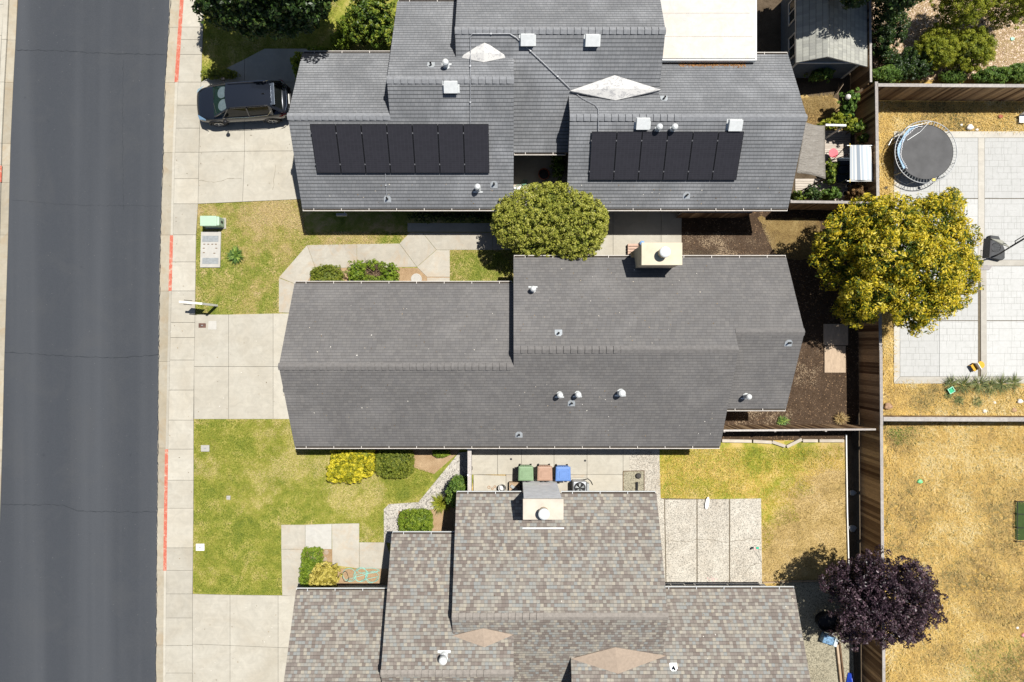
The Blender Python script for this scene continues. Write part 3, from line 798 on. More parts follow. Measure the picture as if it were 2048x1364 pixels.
# ======== top house
S_T = (-.8625, .568); N_TA = (10.134, -.568); N_TB = (11.6, -.568); S_TC = (-2.208, .568); N_TC = (12.682, -.568); N_TD = (10.09, -.568)
ht = T('house', (-9.2, 6.6, 0), 'top house with blue grey shingles, two solar arrays and two silver roof saddles', 'house')
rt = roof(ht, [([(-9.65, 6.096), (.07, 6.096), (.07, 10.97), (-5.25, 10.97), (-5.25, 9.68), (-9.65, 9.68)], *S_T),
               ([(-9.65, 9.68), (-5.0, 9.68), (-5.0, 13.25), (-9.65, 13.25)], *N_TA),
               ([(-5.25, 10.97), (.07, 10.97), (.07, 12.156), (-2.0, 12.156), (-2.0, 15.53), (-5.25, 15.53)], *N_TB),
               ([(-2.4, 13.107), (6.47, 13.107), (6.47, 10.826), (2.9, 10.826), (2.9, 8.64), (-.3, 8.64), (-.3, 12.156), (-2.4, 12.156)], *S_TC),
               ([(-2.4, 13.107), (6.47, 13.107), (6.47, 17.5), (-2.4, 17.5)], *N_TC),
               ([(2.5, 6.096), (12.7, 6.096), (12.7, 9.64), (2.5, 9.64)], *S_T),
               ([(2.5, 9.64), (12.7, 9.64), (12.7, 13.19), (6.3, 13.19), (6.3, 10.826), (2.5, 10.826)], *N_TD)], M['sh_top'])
wb = MB()
gable(wb, -9.2, -4.9, 6.75, 12.6, 9.68, 4.636, .568, .568)
gable(wb, -4.89, -.2, 6.751, 14.9, 10.97, 5.37, .568, .568)
gable(wb, -1.95, 6.0, 9.3, 16.9, 13.107, 5.237, .568, .568)
gable(wb, 2.85, 12.2, 6.752, 12.5, 9.64, 4.615, .568, .568)
wb.build('wall', M['stucco_grey'], ht)
ridge(rt, -9.67, -5.25, 9.68, 4.636, .568, M['cap_top']); ridge(rt, -5.26, .08, 10.97, 5.37, .568, M['cap_top'])
ridge(rt, -2.41, 6.49, 13.107, 5.237, .568, M['cap_top']); ridge(rt, 2.49, 7.3, 9.64, 4.615, .568, M['cap_top'])
ridge(rt, 7.3, 12.72, 9.64, 4.615, .568, M['cap_top'], False, 1.0)
gutter(rt, -9.63, .05, 6.096, 2.6, -1); gutter(rt, 2.52, 12.68, 6.096, 2.6, -1); gutter(rt, .1, 2.45, 8.64, 2.7, -1)
gutter(rt, -9.6, -5.3, 13.25, 2.608, 1); gutter(rt, -5.2, -2.5, 15.53, 2.779, 1); gutter(rt, 11.1, 12.68, 13.19, 2.598, 1)
saddle(rt, (P(911, 113, 4.62), PL(969, 86, *S_TC), P(1029, 112, 4.60), PL(967, 125, *N_TB)), M['silver'])
saddle(rt, (P(1140, 182, 4.12), PL(1229, 151, *S_TC), P(1322, 180, 4.1), PL(1231, 201, *N_TD)), M['silver'])
for px, py in ((1055, 79), (1184, 80)): vent(rt, px, py, *S_TC, 'box')
for px, py in ((902, 173), (1285, 246), (1469, 249)): vent(rt, px, py, *S_T, 'box')
for px, py, pl, k in ((893, 133, N_TB, 'pipe'), (862, 130, N_TB, 'stack'), (956, 378, S_T, 'pipe'), (988, 369, S_T, 'stack'), (1315, 260, S_T, 'pipe'), (1345, 260, S_T, 'pipe'),
                      (1328, 197, N_TD, 'stack'), (1373, 391, S_T, 'stack'), (775, 398, S_T, 'stack')): vent(rt, px, py, pl[0], pl[1], k, 1.0)
# conduit runs
M['conduit'] = plain('conduit_grey', (.34, .35, .37), .5, .3)
def conduit(pts, planes, name='conduit'):
    q = []
    for (x, y), pl in zip(pts, planes): p = PL(x, y, *pl); q.append(p + Vector((0, 0, .07)))
    mb = MB(); mb.tube(q, .018, 6)
    for i in range(len(q) - 1):
        L = (q[i + 1] - q[i]).length
        for j in range(int(L / 1.1)):
            c = q[i].lerp(q[i + 1], (j + .5) / max(1, int(L / 1.1)))
            mb.box(c.x - .03, c.x + .03, c.y - .03, c.y + .03, c.z - .09, c.z + .026)
    return mb.build(name, M['conduit'], rt)
conduit([(941, 250), (941, 160)], [S_T, S_T]); 
conduit([(941, 157), (941, 110), (941, 74), (945, 69), (1020, 69), (1032, 76), (1090, 130), (1140, 178)], [N_TB, S_TC, S_TC, S_TC, S_TC, S_TC, S_TC, S_TC])
conduit([(1140, 180), (1165, 198), (1190, 211), (1196, 219), (1196, 230)], [N_TD] * 5); conduit([(1196, 237), (1196, 264)], [S_T] * 2)
conduit([(771, 346), (774, 396)], [S_T] * 2)
# solar panels
def solar_mat():
    m, n, l, b = new_mat('solar_cells')
    uv = coords(n, l, uv=True)
    br = n.new('ShaderNodeTexBrick'); l.new(uv, br.inputs[0]); br.offset = 0
    br.inputs['Scale'].default_value = 1; br.inputs['Brick Width'].default_value = .17; br.inputs['Row Height'].default_value = .087; br.inputs['Mortar Size'].default_value = .003
    br.inputs['Color1'].default_value = (.027, .026, .031, 1); br.inputs['Color2'].default_value = (.031, .030, .036, 1); br.inputs['Mortar'].default_value = (.05, .05, .058, 1)
    l.new(br.outputs[0], b.inputs['Base Color']); b.inputs['Roughness'].default_value = .28
    b.inputs['Specular IOR Level'].default_value = .4
    return m
M['clamp'] = plain('clamp_metal', (.22, .22, .23), .4, .4); M['solar'] = solar_mat(); M['sframe'] = plain('solar_frame', (.022, .022, .025), .4, .3)
def solar_row(x0, y_top, y_bot, n_, wd, lean, first):
    """panels on the south slope, x0 = left edge (metres) at the top"""
    a, b = S_T; ang = math.atan(b); k = math.cos(ang)
    L = (y_top - y_bot) / k
    src = first
    for i in range(n_):
        cx = x0 + (i + .5) * (wd + .02); yy = (y_top + y_bot) / 2
        loc = Vector((cx, yy, a + b * yy + .13)) - WO[rt]
        if src is None:
            fr = MB(); h = .02
            fr.box(-wd / 2, wd / 2, -L / 2, -L / 2 + .02, -h, h); fr.box(-wd / 2, wd / 2, L / 2 - .02, L / 2, -h, h)
            fr.box(-wd / 2, -wd / 2 + .02, -L / 2 + .02, L / 2 - .02, -h, h); fr.box(wd / 2 - .02, wd / 2, -L / 2 + .02, L / 2 - .02, -h, h)
            for sx in (-1, 1):
                for sy in (-.32, .32):
                    fr.box(sx * (wd / 2 + .006) - .018, sx * (wd / 2 + .006) + .018, sy * L - .03, sy * L + .03, -.1, h + .008, m=1)
            src = fr.build('solar_panel', [M['sframe'], M['clamp']], None, origin=(0, 0, 0)); src.parent = rt; src.rotation_euler = (ang, 0, 0)
            gl = MB(); gl.box(-wd / 2 + .02, wd / 2 - .02, -L / 2 + .02, L / 2 - .02, -.012, .014)
            gl.uv[1] = [(-wd / 2, -L / 2), (wd / 2, -L / 2), (wd / 2, L / 2), (-wd / 2, L / 2)]
            go = gl.build('solar_glass', M['solar'], None, origin=(0, 0, 0)); go.parent = src
            src.location = loc; o = src
        else:
            o = src.copy(); col.objects.link(o); o.location = loc
            c = src.children[0].copy(); col.objects.link(c); c.parent = o
    return src
sa = PL(620, 250, *S_T); sb = PL(977, 347, *S_T)
proto = solar_row(-8.72, sa.y, sb.y, 7, 1.083, 0, None)
sc_ = PL(1183, 265, *S_T); sd = PL(1470, 360, *S_T)
solar_row(3.45, sc_.y, sc_.y - (sa.y - sb.y), 6, 1.083, 0, proto)
# dish on the south wall
mb = MB(); mb.tube([(-7.9, 6.7, 1.9), (-7.9, 6.25, 1.9), (-7.9, 6.0, 1.75)], .02, 6); mb.box(-8.35, -7.85, 5.94, 6.06, 1.5, 1.62)
mb.build('wall_dish', M['metal'], ht)
garage(ht, -9.21, 7.2, 12.0); win(ht, 'y-', -6.5, -5.2, .9, 2.0, 6.75); win(ht, 'y-', 8.5, 10.0, .9, 2.0, 6.75); win(ht, 'x+', 7.6, 9.4, .1, 2.1, 12.2, 'sliding_door')
win(ht, 'y-', .6, 1.9, .9, 2.0, 9.3)
# flat white roof over the back patio
M['flat'] = concrete('white_roof_membrane', (.60, .59, .56), amt=.2, warm=(.62, .50, .40))
M['seam'] = plain('membrane_seam', (.50, .44, .38), .9)
pr = T('patio_cover', (8.6, 14.5, 0), 'flat white roofed patio cover behind the top house', 'patio cover')
mb = MB(); mb.box(6.2, 10.98, 12.71, 18.0, 3.05, 3.30); mb.box(6.25, 10.93, 12.73, 12.95, 2.95, 3.05); mb.build('flat_roof', M['flat'], pr, bevel=.02)
mb = MB()
for y, x0, x1 in ((13.7, 6.4, 10.8), (14.75, 6.5, 10.7), (16.6, 6.4, 10.8)): mb.box(x0, x1, y - .012, y + .012, 3.30, 3.306)
mb.build('membrane_seam', M['seam'], bpy.data.objects['flat_roof'])
mb = MB(); mb.box(6.21, 10.99, 12.66, 12.709, 2.98, 3.24); mb.box(10.985, 11.03, 12.66, 18, 2.98, 3.24); mb.build('fascia_board', M['metal_white'], pr)
for x, y in ((10.7, 13.6), (10.7, 17.6)):
    mb = MB(); mb.box(x, x + .1, y, y + .1, 0, 3.05); mb.build('post', M['white'], pr)

# ======== bottom house
N_BC = (-.91, -.5); S_BC = (10.83, .5); N_BB = (-1.84, -.5); S_B = (12.21, .5); N_BA = (-3.14, -.5); N_BD = (-3.105, -.5)
hb = T('house', (-9.5, -12.1, 0), 'lowest house with mottled beige and brown shingles and a pale chimney', 'house')
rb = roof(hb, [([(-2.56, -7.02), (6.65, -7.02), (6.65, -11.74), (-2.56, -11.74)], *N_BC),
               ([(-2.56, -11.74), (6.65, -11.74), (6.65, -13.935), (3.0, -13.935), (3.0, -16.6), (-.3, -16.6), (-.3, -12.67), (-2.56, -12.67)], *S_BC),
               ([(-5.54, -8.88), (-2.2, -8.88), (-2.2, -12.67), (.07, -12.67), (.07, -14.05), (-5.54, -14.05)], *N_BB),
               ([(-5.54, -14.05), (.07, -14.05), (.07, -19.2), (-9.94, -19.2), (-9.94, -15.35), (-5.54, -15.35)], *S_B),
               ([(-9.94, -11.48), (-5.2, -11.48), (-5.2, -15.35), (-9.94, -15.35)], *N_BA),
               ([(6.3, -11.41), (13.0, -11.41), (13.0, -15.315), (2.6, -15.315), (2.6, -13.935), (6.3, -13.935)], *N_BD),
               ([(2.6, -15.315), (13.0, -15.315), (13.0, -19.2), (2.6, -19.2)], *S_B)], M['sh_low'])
wb = MB()
gable(wb, -9.5, -5.1, -18.6, -12.15, -15.35, 4.535, .5, .5)
gable(wb, -5.09, -.2, -18.601, -9.56, -14.05, 5.185, .5, .5)
gable(wb, -2.1, 6.2, -16.0, -7.67, -11.74, 4.96, .5, .5)
gable(wb, 2.95, 12.55, -18.602, -12.08, -15.315, 4.55, .5, .5)
wb.build('wall', M['stucco_grey'], hb)
ridge(rb, -2.56, 1.35, -11.74, 4.96, .5, M['cap_low']); ridge(rb, 1.35, 6.65, -11.74, 4.96, .5, M['cap_low'], False, 1.0)
ridge(rb, -5.55, -.9, -14.05, 5.185, .5, M['cap_low']); ridge(rb, -.9, .08, -14.05, 5.185, .5, M['cap_low'], False, 1.0)
ridge(rb, -9.95, -5.54, -15.35, 4.535, .5, M['cap_low']); ridge(rb, 2.59, 13.0, -15.315, 4.552, .5, M['cap_low'])
gutter(rb, -2.54, .42, -7.02, 2.6, 1, M['metal_white']); gutter(rb, 2.27, 6.6, -7.02, 2.6, 1, M['metal_white'])
gutter(rb, -5.5, -2.6, -8.88, 2.6, 1, M['metal_white']); gutter(rb, -9.92, -5.6, -11.48, 2.6, 1, M['metal_white']); gutter(rb, 6.7, 12.98, -11.41, 2.6, 1, M['metal_white'])
saddle(rb, (P(905, 1271, 4.50), PL(966, 1256, *S_BC), P(1027, 1269, 4.50), PL(969, 1294, *N_BB)), M['tanmetal'])
saddle(rb, (P(1142, 1317, 3.87), PL(1230, 1294, *S_BC), P(1332, 1311, 3.87), PL(1236, 1347, *N_BD)), M['tanmetal'])
chimney(hb, .47, 2.22, -7.70, -6.80, 4.62, (1.36, -7.35), (M['chim_white'], M['chim_top2']), .5, .235)
mb = MB(); a = PL(1045, 1056, *N_BC); c = PL(1128, 1056, *N_BC); mb.box(a.x, c.x, a.y - .05, a.y + .03, a.z - .04, a.z + .02); mb.build('chimney_flashing', M['metal_white'], rb)
vent(rb, 888, 1312, *N_BB, 'pipe', 1.3); vent(rb, 1347, 1334, *N_BD, 'stack')
garage(hb, -9.51, -17.8, -13.0)
win(hb, 'y+', 7.15, 8.55, .1, 2.1, -12.08); win(hb, 'y+', 9.0, 12.3, .1, 2.1, -12.08, 'sliding_door'); win(hb, 'y+', -8.4, -7.0, .9, 2.0, -12.15)
win(hb, 'x-', -17.5, -16, .9, 2.0, -5.1); win(hb, 'y+', 4.2, 5.6, .9, 2.0, -7.67)

# ======== shed
sh = T('shed', (14.9, 14.6, 0), 'small garden shed with grey shingle roof in tree shade', 'shed')
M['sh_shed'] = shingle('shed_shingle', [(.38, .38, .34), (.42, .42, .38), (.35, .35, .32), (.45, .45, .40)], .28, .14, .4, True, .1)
mb = MB(); XR, XW, XE, ZR, ZW, ZE = 14.37, 13.2, 16.77, 2.94, 2.26, 1.80
Y0, Y1 = 12.95, 17.2
def rf(mb, xa, za, xb, zb, flip):
    th = .09; k = math.hypot(xb - xa, zb - za)
    top = [(xa, Y0, za), (xb, Y0, zb), (xb, Y1, zb), (xa, Y1, za)]; bot = [(x, y, z - th) for x, y, z in top]
    base = len(mb.f); mb.add(top, [(0, 1, 2, 3)], 0)
    mb.uv[base] = [(Y0, 0), (Y0, k), (Y1, k), (Y1, 0)] if not flip else [(Y0, k), (Y0, 0), (Y1, 0), (Y1, k)]
    mb.add(top + bot, [(0, 4, 5, 1), (1, 5, 6, 2), (2, 6, 7, 3), (3, 7, 4, 0), (7, 6, 5, 4)], 1)
rf(mb, XW, ZW, XR, ZR, False); rf(mb, XR, ZR, XE, ZE, True)
mb.build('roof', [M['sh_shed'], M['white']], sh)
M['shedwall'] = plain('shed_blue_grey_wall', (.12, .15, .19), .85)
mb = MB(); vs = [(13.4, 13.1, 0), (16.44, 13.1, 0), (16.44, 13.1, 1.86), (14.37, 13.1, 2.82), (13.4, 13.1, 2.26)]; vs += [(x, 16.9, z) for x, y, z in vs]
mb.add(vs, [(0, 1, 2, 3, 4), (9, 8, 7, 6, 5)] + [(i, 5 + i, 5 + (i + 1) % 5, (i + 1) % 5) for i in range(5)]); mb.build('wall', M['shedwall'], sh)
mb = MB(); mb.box(13.37, 13.46, 13.06, 13.099, 0, 2.2); mb.box(16.37, 16.46, 13.06, 13.099, 0, 1.8); mb.box(13.47, 16.36, 13.06, 13.099, 1.84, 1.92); mb.build('corner_trim', M['white'], sh)
for y in (13.5, 15.2): win(sh, 'x-', y, y + 1.1, 1.0, 1.8, 13.4)

# ---------------------------------------------------------------- fences
M['oldwhite'] = wood('weathered_white', (.42, .38, .35), (.62, .58, .54), (3, 3, 3))
M['fence'] = wood('fence_board', (.10, .05, .025), (.62, .42, .24), (9, 9, .8))
M['cap'] = wood('fence_cap_grey', (.36, .33, .31), (.46, .43, .40), (2, 2, 2))
def fence(pts, h, label, name='wood_fence', side=1, cap=.14, board=.145, mcap=None, ragged=0, rail_side=-1):
    """pts world (x,y) polyline of the cap; boards hang below the cap"""
    o = T(name, (pts[0][0], pts[0][1], 0), label, 'fence')
    rnd = random.Random(len(label)); bm_ = MB(); ps = []; cp = MB()
    for (a, b_) in zip(pts[:-1], pts[1:]):
        a = Vector((a[0], a[1], 0)); b_ = Vector((b_[0], b_[1], 0)); d = b_ - a; L = d.length; d.normalize(); n_ = Vector((-d.y, d.x, 0)) * side
        k = int(L / board)
        for i in range(k):
            c = a + d * (i + .5) * L / k; th = .022; w2 = board * .485
            off = n_ * rnd.uniform(.0, .006)
            Mx = Matrix(((d.x, n_.x, 0, c.x + off.x), (d.y, n_.y, 0, c.y + off.y), (0, 0, 1, 0), (0, 0, 0, 1)))
            bm_.box(-w2, w2, .012, .012 + th, .03, h - .045 + (rnd.uniform(-.02, .03) if ragged else 0), 0, rnd.random(), Mx)
        for z in (.35, h - .35):
            c = a - n_ * .03; bm_.bar(a - n_ * .032 + Vector((0, 0, z)), b_ - n_ * .032 + Vector((0, 0, z)), .04, .09, 0, .3)
        for i in range(int(L / 2.4) + 1): ps.append(a + d * min(L - .05, i * 2.4 + .06) - n_ * .05)
        segs = max(1, int(L / 2.5))
        for i in range(segs):
            p0 = a + d * (L * i / segs + .003); p1 = a + d * (L * (i + 1) / segs - .003); j = n_ * rnd.uniform(-.006, .006)
            cp.bar(p0 + j + Vector((0, 0, h - .02)), p1 + j + Vector((0, 0, h - .02)), cap, .04)
    bm_.build('boards', M['fence'], o)
    cp.build('cap_rail', mcap or M['cap'], o)
    for p in ps:
        mb = MB(); mb.box(p.x - .045, p.x + .045, p.y - .045, p.y + .045, -.05, h - .05); mb.build('post', M['cap'], o)
    return o
w2 = lambda l_, z: [tuple(P(x, y, z)[:2]) for x, y in l_]
fence(w2([(1753, 163), (1756, 400), (1762, 700), (1764.5, 1000), (1769, 1450)], 2.0), 2.0, 'long brown board fence with grey cap running down the right', side=-1)
fence(w2([(1755, 170), (2140, 172)], 2.0), 2.0, 'board fence along the top of the right patio yard', side=-1, cap=.15)
fence(w2([(1739, -120), (1742, 164)], 1.9), 1.9, 'short pale capped fence beside the shed', side=-1, cap=.10)
fence(w2([(1767, 838), (2140, 839)], 1.35), 1.35, 'weathered low fence between the right patio and the dry field', side=1, cap=.2, ragged=1)
fence(w2([(1447, 861), (1752, 859)], 1.8), 1.8, 'thin fence with white cap below the mulch yard', side=1, cap=.085, mcap=M['oldwhite'])
fence(w2([(1581, 403), (1752, 405)], 1.8), 1.8, 'dark fence behind the patio plants of the top house', side=-1, cap=.12)
fence(w2([(1366, 424), (1505, 424)], 1.4), 1.4, 'low shaded fence under the eave of the top house', side=-1, cap=.06)
# white gate beside the middle house
gt = T('gate', (*P(939, 940)[:2], 0), 'narrow white painted gate and fence between the two lower houses', 'gate')
gx = P(939, 900, 1.8).x
mb = MB()
for i in range(20):
    y = -4.95 - i * .125; mb.box(gx - .012, gx + .012, y - .115, y, .05, 1.74)
mb.build('boards', M['oldwhite'], gt)
mb = MB(); mb.box(gx - .09, gx + .09, -7.55, -6.3, 1.75, 1.80); mb.box(gx - .09, gx + .09, -6.29, -4.95, 1.75, 1.80); mb.build('cap_rail', M['oldwhite'], gt)
mb = MB(); mb.box(gx - .09, gx - .02, -5.1, -5.0, 0, 1.95); mb.box(gx - .09, gx - .02, -6.35, -6.25, 0, 1.95); mb.build('post', M['white'], gt)
mb = MB(); mb.tube([(gx + .02, -6.2, 1.1), (gx + .09, -6.2, 1.1), (gx + .09, -6.05, 1.1)], .014, 6); mb.build('latch', M['darkmetal'], gt)
# edging boards and borders
def edging(name, pts, z, wd, mat, label, cat='edging'):
    mb = MB(); q = [P(x, y) for x, y in pts]
    for a, b_ in zip(q[:-1], q[1:]): mb.bar(a + Vector((0, 0, z / 2)), b_ + Vector((0, 0, z / 2)), wd, z)
    o = mb.build(name, mat, origin=q[0]); return tag(o, label, cat)
M['timber'] = wood('old_timber', (.42, .30, .19), (.60, .47, .34), (6, .6, 6))
M['timber_d'] = wood('dark_timber', (.14, .085, .05), (.22, .14, .08), (6, .6, 6))
edging('edging_board', [(1691, 868), (1693, 1020), (1697, 1165)], .1, .05, M['white'], 'long white edging board beside the shaded ditch')
edging('edging_board', [(1525, 1164), (1665, 1160)], .1, .04, M['timber'], 'thin timber edging at the foot of the tan lawn')
edging('timber_beam', [(1672, 1287), (1676, 1325), (1684, 1400)], .16, .10, M['timber'], 'cracked old timber beam on the gravel at the bottom')
edging('timber_beam', [(1676, 1283), (1681, 1325), (1689, 1400)], .2, .07, M['timber_d'], 'dark timber beam beside the cracked one')
M['block'] = concrete('edging_block', (.56, .50, .42), amt=.4)
for i, (a, b_, lab) in enumerate((((1443, 881), (1502, 882), 'long concrete edging block nearest the roof corner'), ((1505, 882), (1542, 884), 'second edging block from the roof corner'),
        ((1543, 883), (1569, 892), 'edging block tilted down towards the lawn'), ((1572, 893), (1602, 878), 'edging block tilted up away from the lawn'),
        ((1604, 881), (1634, 881), 'short straight edging block right of the tilted pair'), ((1637, 881), (1686, 881), 'edging block nearest the back fence'))):
    p, q = P(*a), P(*b_); mb = MB(); mb.bar(p + Vector((0, 0, .06)), q + Vector((0, 0, .06)), .15, .12)
    tag(mb.build('edging_block', M['block'], origin=p, bevel=.01), lab, 'edging block', 'concrete edging blocks along the back lawn')
# ---------------------------------------------------------------- vegetation
rng = np.random.default_rng(7)
def np_mesh(name, verts, faces_n, tones, mat, parent=None, origin=(0, 0, 0)):
    """verts (n*faces_n,3): every faces_n vertices make one face"""
    n_ = len(verts) // faces_n
    me = bpy.data.meshes.new(name)
    me.vertices.add(len(verts)); me.vertices.foreach_set('co', (verts - np.array(origin)).astype(np.float32).ravel())
    me.loops.add(len(verts)); me.loops.foreach_set('vertex_index', np.arange(len(verts), dtype=np.int32))
    me.polygons.add(n_); me.polygons.foreach_set('loop_start', np.arange(0, len(verts), faces_n, dtype=np.int32))
    me.polygons.foreach_set('loop_total', np.full(n_, faces_n, dtype=np.int32))
    a = me.attributes.new('tone', 'FLOAT', 'FACE'); a.data.foreach_set('value', tones.astype(np.float32))
    me.materials.append(mat); me.update(); me.validate()
    o = bpy.data.objects.new(name, me); col.objects.link(o)
    if parent is not None: o.parent = parent
    else: o.location = origin
    WO[o] = Vector(origin)
    return o
def unit(a): return a / np.maximum(np.linalg.norm(a, axis=1, keepdims=True), 1e-6)
def leaf_cloud(blobs, n, size, sub=None, **kw):
    if not sub: return leaf_cloud0(blobs, n, size, **kw)
    # leaves gathered in many small clumps sitting on the surface of every blob, plus a few inside
    m_, sr = sub
    shell = kw.get('shell', .35); power = kw.get('power', 2.0); zmin = kw.get('zmin', -.5); aspect = kw.get('aspect', .5); bumpy = kw.get('bumpy', .12); tn = kw.get('tone_noise', .5)
    ar = np.array([(b[3] * b[4] + b[4] * b[5] + b[3] * b[5]) for b in blobs]); ar = ar / ar.sum(); vs = []; ts = []
    for b, w_ in zip(blobs, ar):
        ms = max(4, int(m_ * w_)); k = int(n * w_)
        d = unit(rng.normal(size=(ms * 4, 3))); d = d[d[:, 2] > zmin][:ms]; ms = len(d)
        r = (np.abs(d) ** power).sum(1) ** (-1 / power)
        rad = r * (1 - shell * rng.random(ms) ** 1.8) * (1 + bumpy * rng.normal(size=ms) * .5)
        c = d * rad[:, None] * np.array(b[3:6]) + np.array(b[:3]); cr = sr * rng.uniform(.55, 1.35, ms); ct = rng.random(ms)
        i = rng.integers(0, ms, k); e = unit(rng.normal(size=(k, 3)) + d[i] * .55 + np.array([0, 0, .3]))
        p = c[i] + e * (cr[i] * (1 - .5 * rng.random(k) ** 2))[:, None]
        nrm = unit(e * .7 + rng.normal(size=(k, 3)) * .5 + np.array([0, 0, .35])); t = unit(np.cross(nrm, rng.normal(size=(k, 3)))); bt = np.cross(nrm, t)
        s = size * rng.uniform(.65, 1.35, k)[:, None]
        q = np.stack([p - t * s * .5, p - bt * s * .5 * aspect + nrm * s * .06, p + t * s * .5, p + bt * s * .5 * aspect + nrm * s * .06], 1)
        vs.append(q.reshape(-1, 3)); ts.append(np.clip(ct[i] * (1 - tn) + rng.random(k) * tn, 0, 1))
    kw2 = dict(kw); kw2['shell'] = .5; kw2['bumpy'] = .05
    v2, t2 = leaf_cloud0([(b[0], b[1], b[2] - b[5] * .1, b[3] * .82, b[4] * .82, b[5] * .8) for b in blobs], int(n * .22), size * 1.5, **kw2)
    return np.concatenate(vs + [v2]), np.concatenate(ts + [t2 * .35])  # inner leaves toned darker, crown shade put into their colour
def leaf_cloud0(blobs, n, size, shell=.35, power=2.0, zmin=-.6, bumpy=.12, aspect=.5, out=.6, sizes=(.7, 1.3), clump=3.0, tone_noise=.5):
    ar = np.array([(b[3] * b[4] + b[4] * b[5] + b[3] * b[5]) for b in blobs]); ar = ar / ar.sum()
    vs = []; ts = []
    for b, w_ in zip(blobs, ar):
        k = int(n * w_)
        d = unit(rng.normal(size=(k * 2, 3))); d = d[d[:, 2] > zmin][:k]; k = len(d)
        # superellipsoid radius
        r = (np.abs(d) ** power).sum(1) ** (-1 / power)
        ph = rng.uniform(0, 6.28, 6)
        nb = (np.sin(d[:, 0] * 7 + ph[0]) + np.sin(d[:, 1] * 8 + ph[1]) + np.sin(d[:, 2] * 6 + ph[2]) + np.sin((d[:, 0] + d[:, 1]) * 13 + ph[3]) * .7 + np.sin((d[:, 0] - d[:, 1]) * 17 + ph[4]) * .6) / 4.3
        rad = r * (1 - shell * rng.random(k) ** 1.6) * (1 + bumpy * nb)
        p = d * rad[:, None] * np.array(b[3:6]) + np.array(b[:3])
        nrm = unit(d / np.array(b[3:6]) * out + rng.normal(size=(k, 3)) * .55 + np.array([0, 0, .25]))
        t = unit(np.cross(nrm, rng.normal(size=(k, 3)))); bt = np.cross(nrm, t)
        s = size * rng.uniform(sizes[0], sizes[1], k)[:, None]
        q = np.stack([p - t * s * .5, p - bt * s * .5 * aspect + nrm * s * .06, p + t * s * .5, p + bt * s * .5 * aspect + nrm * s * .06], 1)
        vs.append(q.reshape(-1, 3))
        cl = (np.sin(p[:, 0] * clump + ph[5]) + np.sin(p[:, 1] * clump * 1.3 + ph[0]) + np.sin(p[:, 2] * clump * 1.7 + ph[2])) / 6 + .5
        ts.append(np.clip(cl * (1 - tone_noise) + rng.random(k) * tone_noise, 0, 1))
    return np.concatenate(vs), np.concatenate(ts)
M['bark'] = wood('bark', (.10, .075, .05), (.16, .12, .085), (1, 1, 1))
def trunk_mesh(name, base, blobs, r0, parent, rnd):
    mb = MB(); base = Vector(base)
    zc = min(b[2] for b in blobs); fork = base + Vector((0, 0, zc * .55))
    mb.tube([base - Vector((0, 0, .1)), base + Vector((0, 0, .2)), base.lerp(fork, .6), fork], [r0 * 1.3, r0, r0 * .8, r0 * .75], 10)
    for b in blobs:
        e = Vector(b[:3]); m1 = fork.lerp(e, .5) + Vector((rnd.uniform(-.1, .1), rnd.uniform(-.1, .1), .1))
        mb.tube([fork, m1, e], [r0 * .55, r0 * .35, r0 * .12], 7)
        for _ in range(4):
            d = Vector((rnd.gauss(0, 1), rnd.gauss(0, 1), rnd.uniform(-.1, 1))).normalized()
            t_ = e + Vector((d.x * b[3], d.y * b[4], d.z * b[5])) * .85
            mb.tube([m1.lerp(e, rnd.random()), e.lerp(t_, .5), t_], [r0 * .2, r0 * .12, r0 * .04], 5)
    return mb.build(name, M['bark'], parent, smooth=True)
def tree(base, blobs, n, size, mat, label, name='tree', r0=.14, cat='tree', group=None, twigs='trunk', **kw):
    o = T(name, (base[0], base[1], 0), label, cat, group)
    v, t = leaf_cloud(blobs, n, size, **kw)
    np_mesh('crown' if cat == 'tree' else 'foliage', v, 4, t, mat, o, origin=(base[0], base[1], 0))
    trunk_mesh(twigs, (base[0], base[1], 0), blobs, r0, o, random.Random(len(label)))
    return o
def B(px, py, z, rx, ry, rz):             # a blob seen at a photo position, radii in photo pixels (rx, ry) and metres (rz)
    p = P(px, py, z); s = (H - z) / F
    return (p.x, p.y, z, rx * s, ry * s, rz)
G = {}
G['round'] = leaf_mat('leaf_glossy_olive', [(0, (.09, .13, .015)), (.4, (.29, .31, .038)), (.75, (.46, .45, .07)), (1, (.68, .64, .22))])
G['yellow'] = leaf_mat('leaf_golden_tips', [(0, (.03, .06, .01)), (.30, (.11, .16, .015)), (.42, (.40, .37, .02)), (.68, (.84, .64, .03)), (1, (.98, .88, .22))], .4)
G['purple'] = leaf_mat('leaf_plum', [(0, (.014, .008, .012)), (.5, (.04, .022, .032)), (.8, (.11, .065, .085)), (1, (.30, .21, .23))], .15, .4)
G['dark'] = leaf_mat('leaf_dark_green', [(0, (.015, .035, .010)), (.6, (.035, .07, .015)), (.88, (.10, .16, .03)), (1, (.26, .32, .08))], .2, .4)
G['citrus'] = leaf_mat('leaf_citrus', [(0, (.03, .07, .012)), (.4, (.09, .15, .02)), (.8, (.30, .36, .04)), (1, (.45, .46, .08))], .25, .4)
G['hedge'] = leaf_mat('leaf_hedge', [(0, (.07, .13, .01)), (.5, (.19, .28, .02)), (1, (.36, .44, .05))])
G['gold'] = leaf_mat('leaf_gold_privet', [(0, (.16, .22, .015)), (.4, (.42, .38, .02)), (.6, (.78, .66, .03)), (1, (.92, .80, .09))], .3)
G['lemon'] = leaf_mat('leaf_lemon', [(0, (.20, .16, .02)), (.4, (.50, .42, .07)), (1, (.80, .68, .22))], .25)
G['box'] = leaf_mat('leaf_box', [(0, (.08, .12, .012)), (.6, (.22, .26, .03)), (1, (.38, .38, .05))])
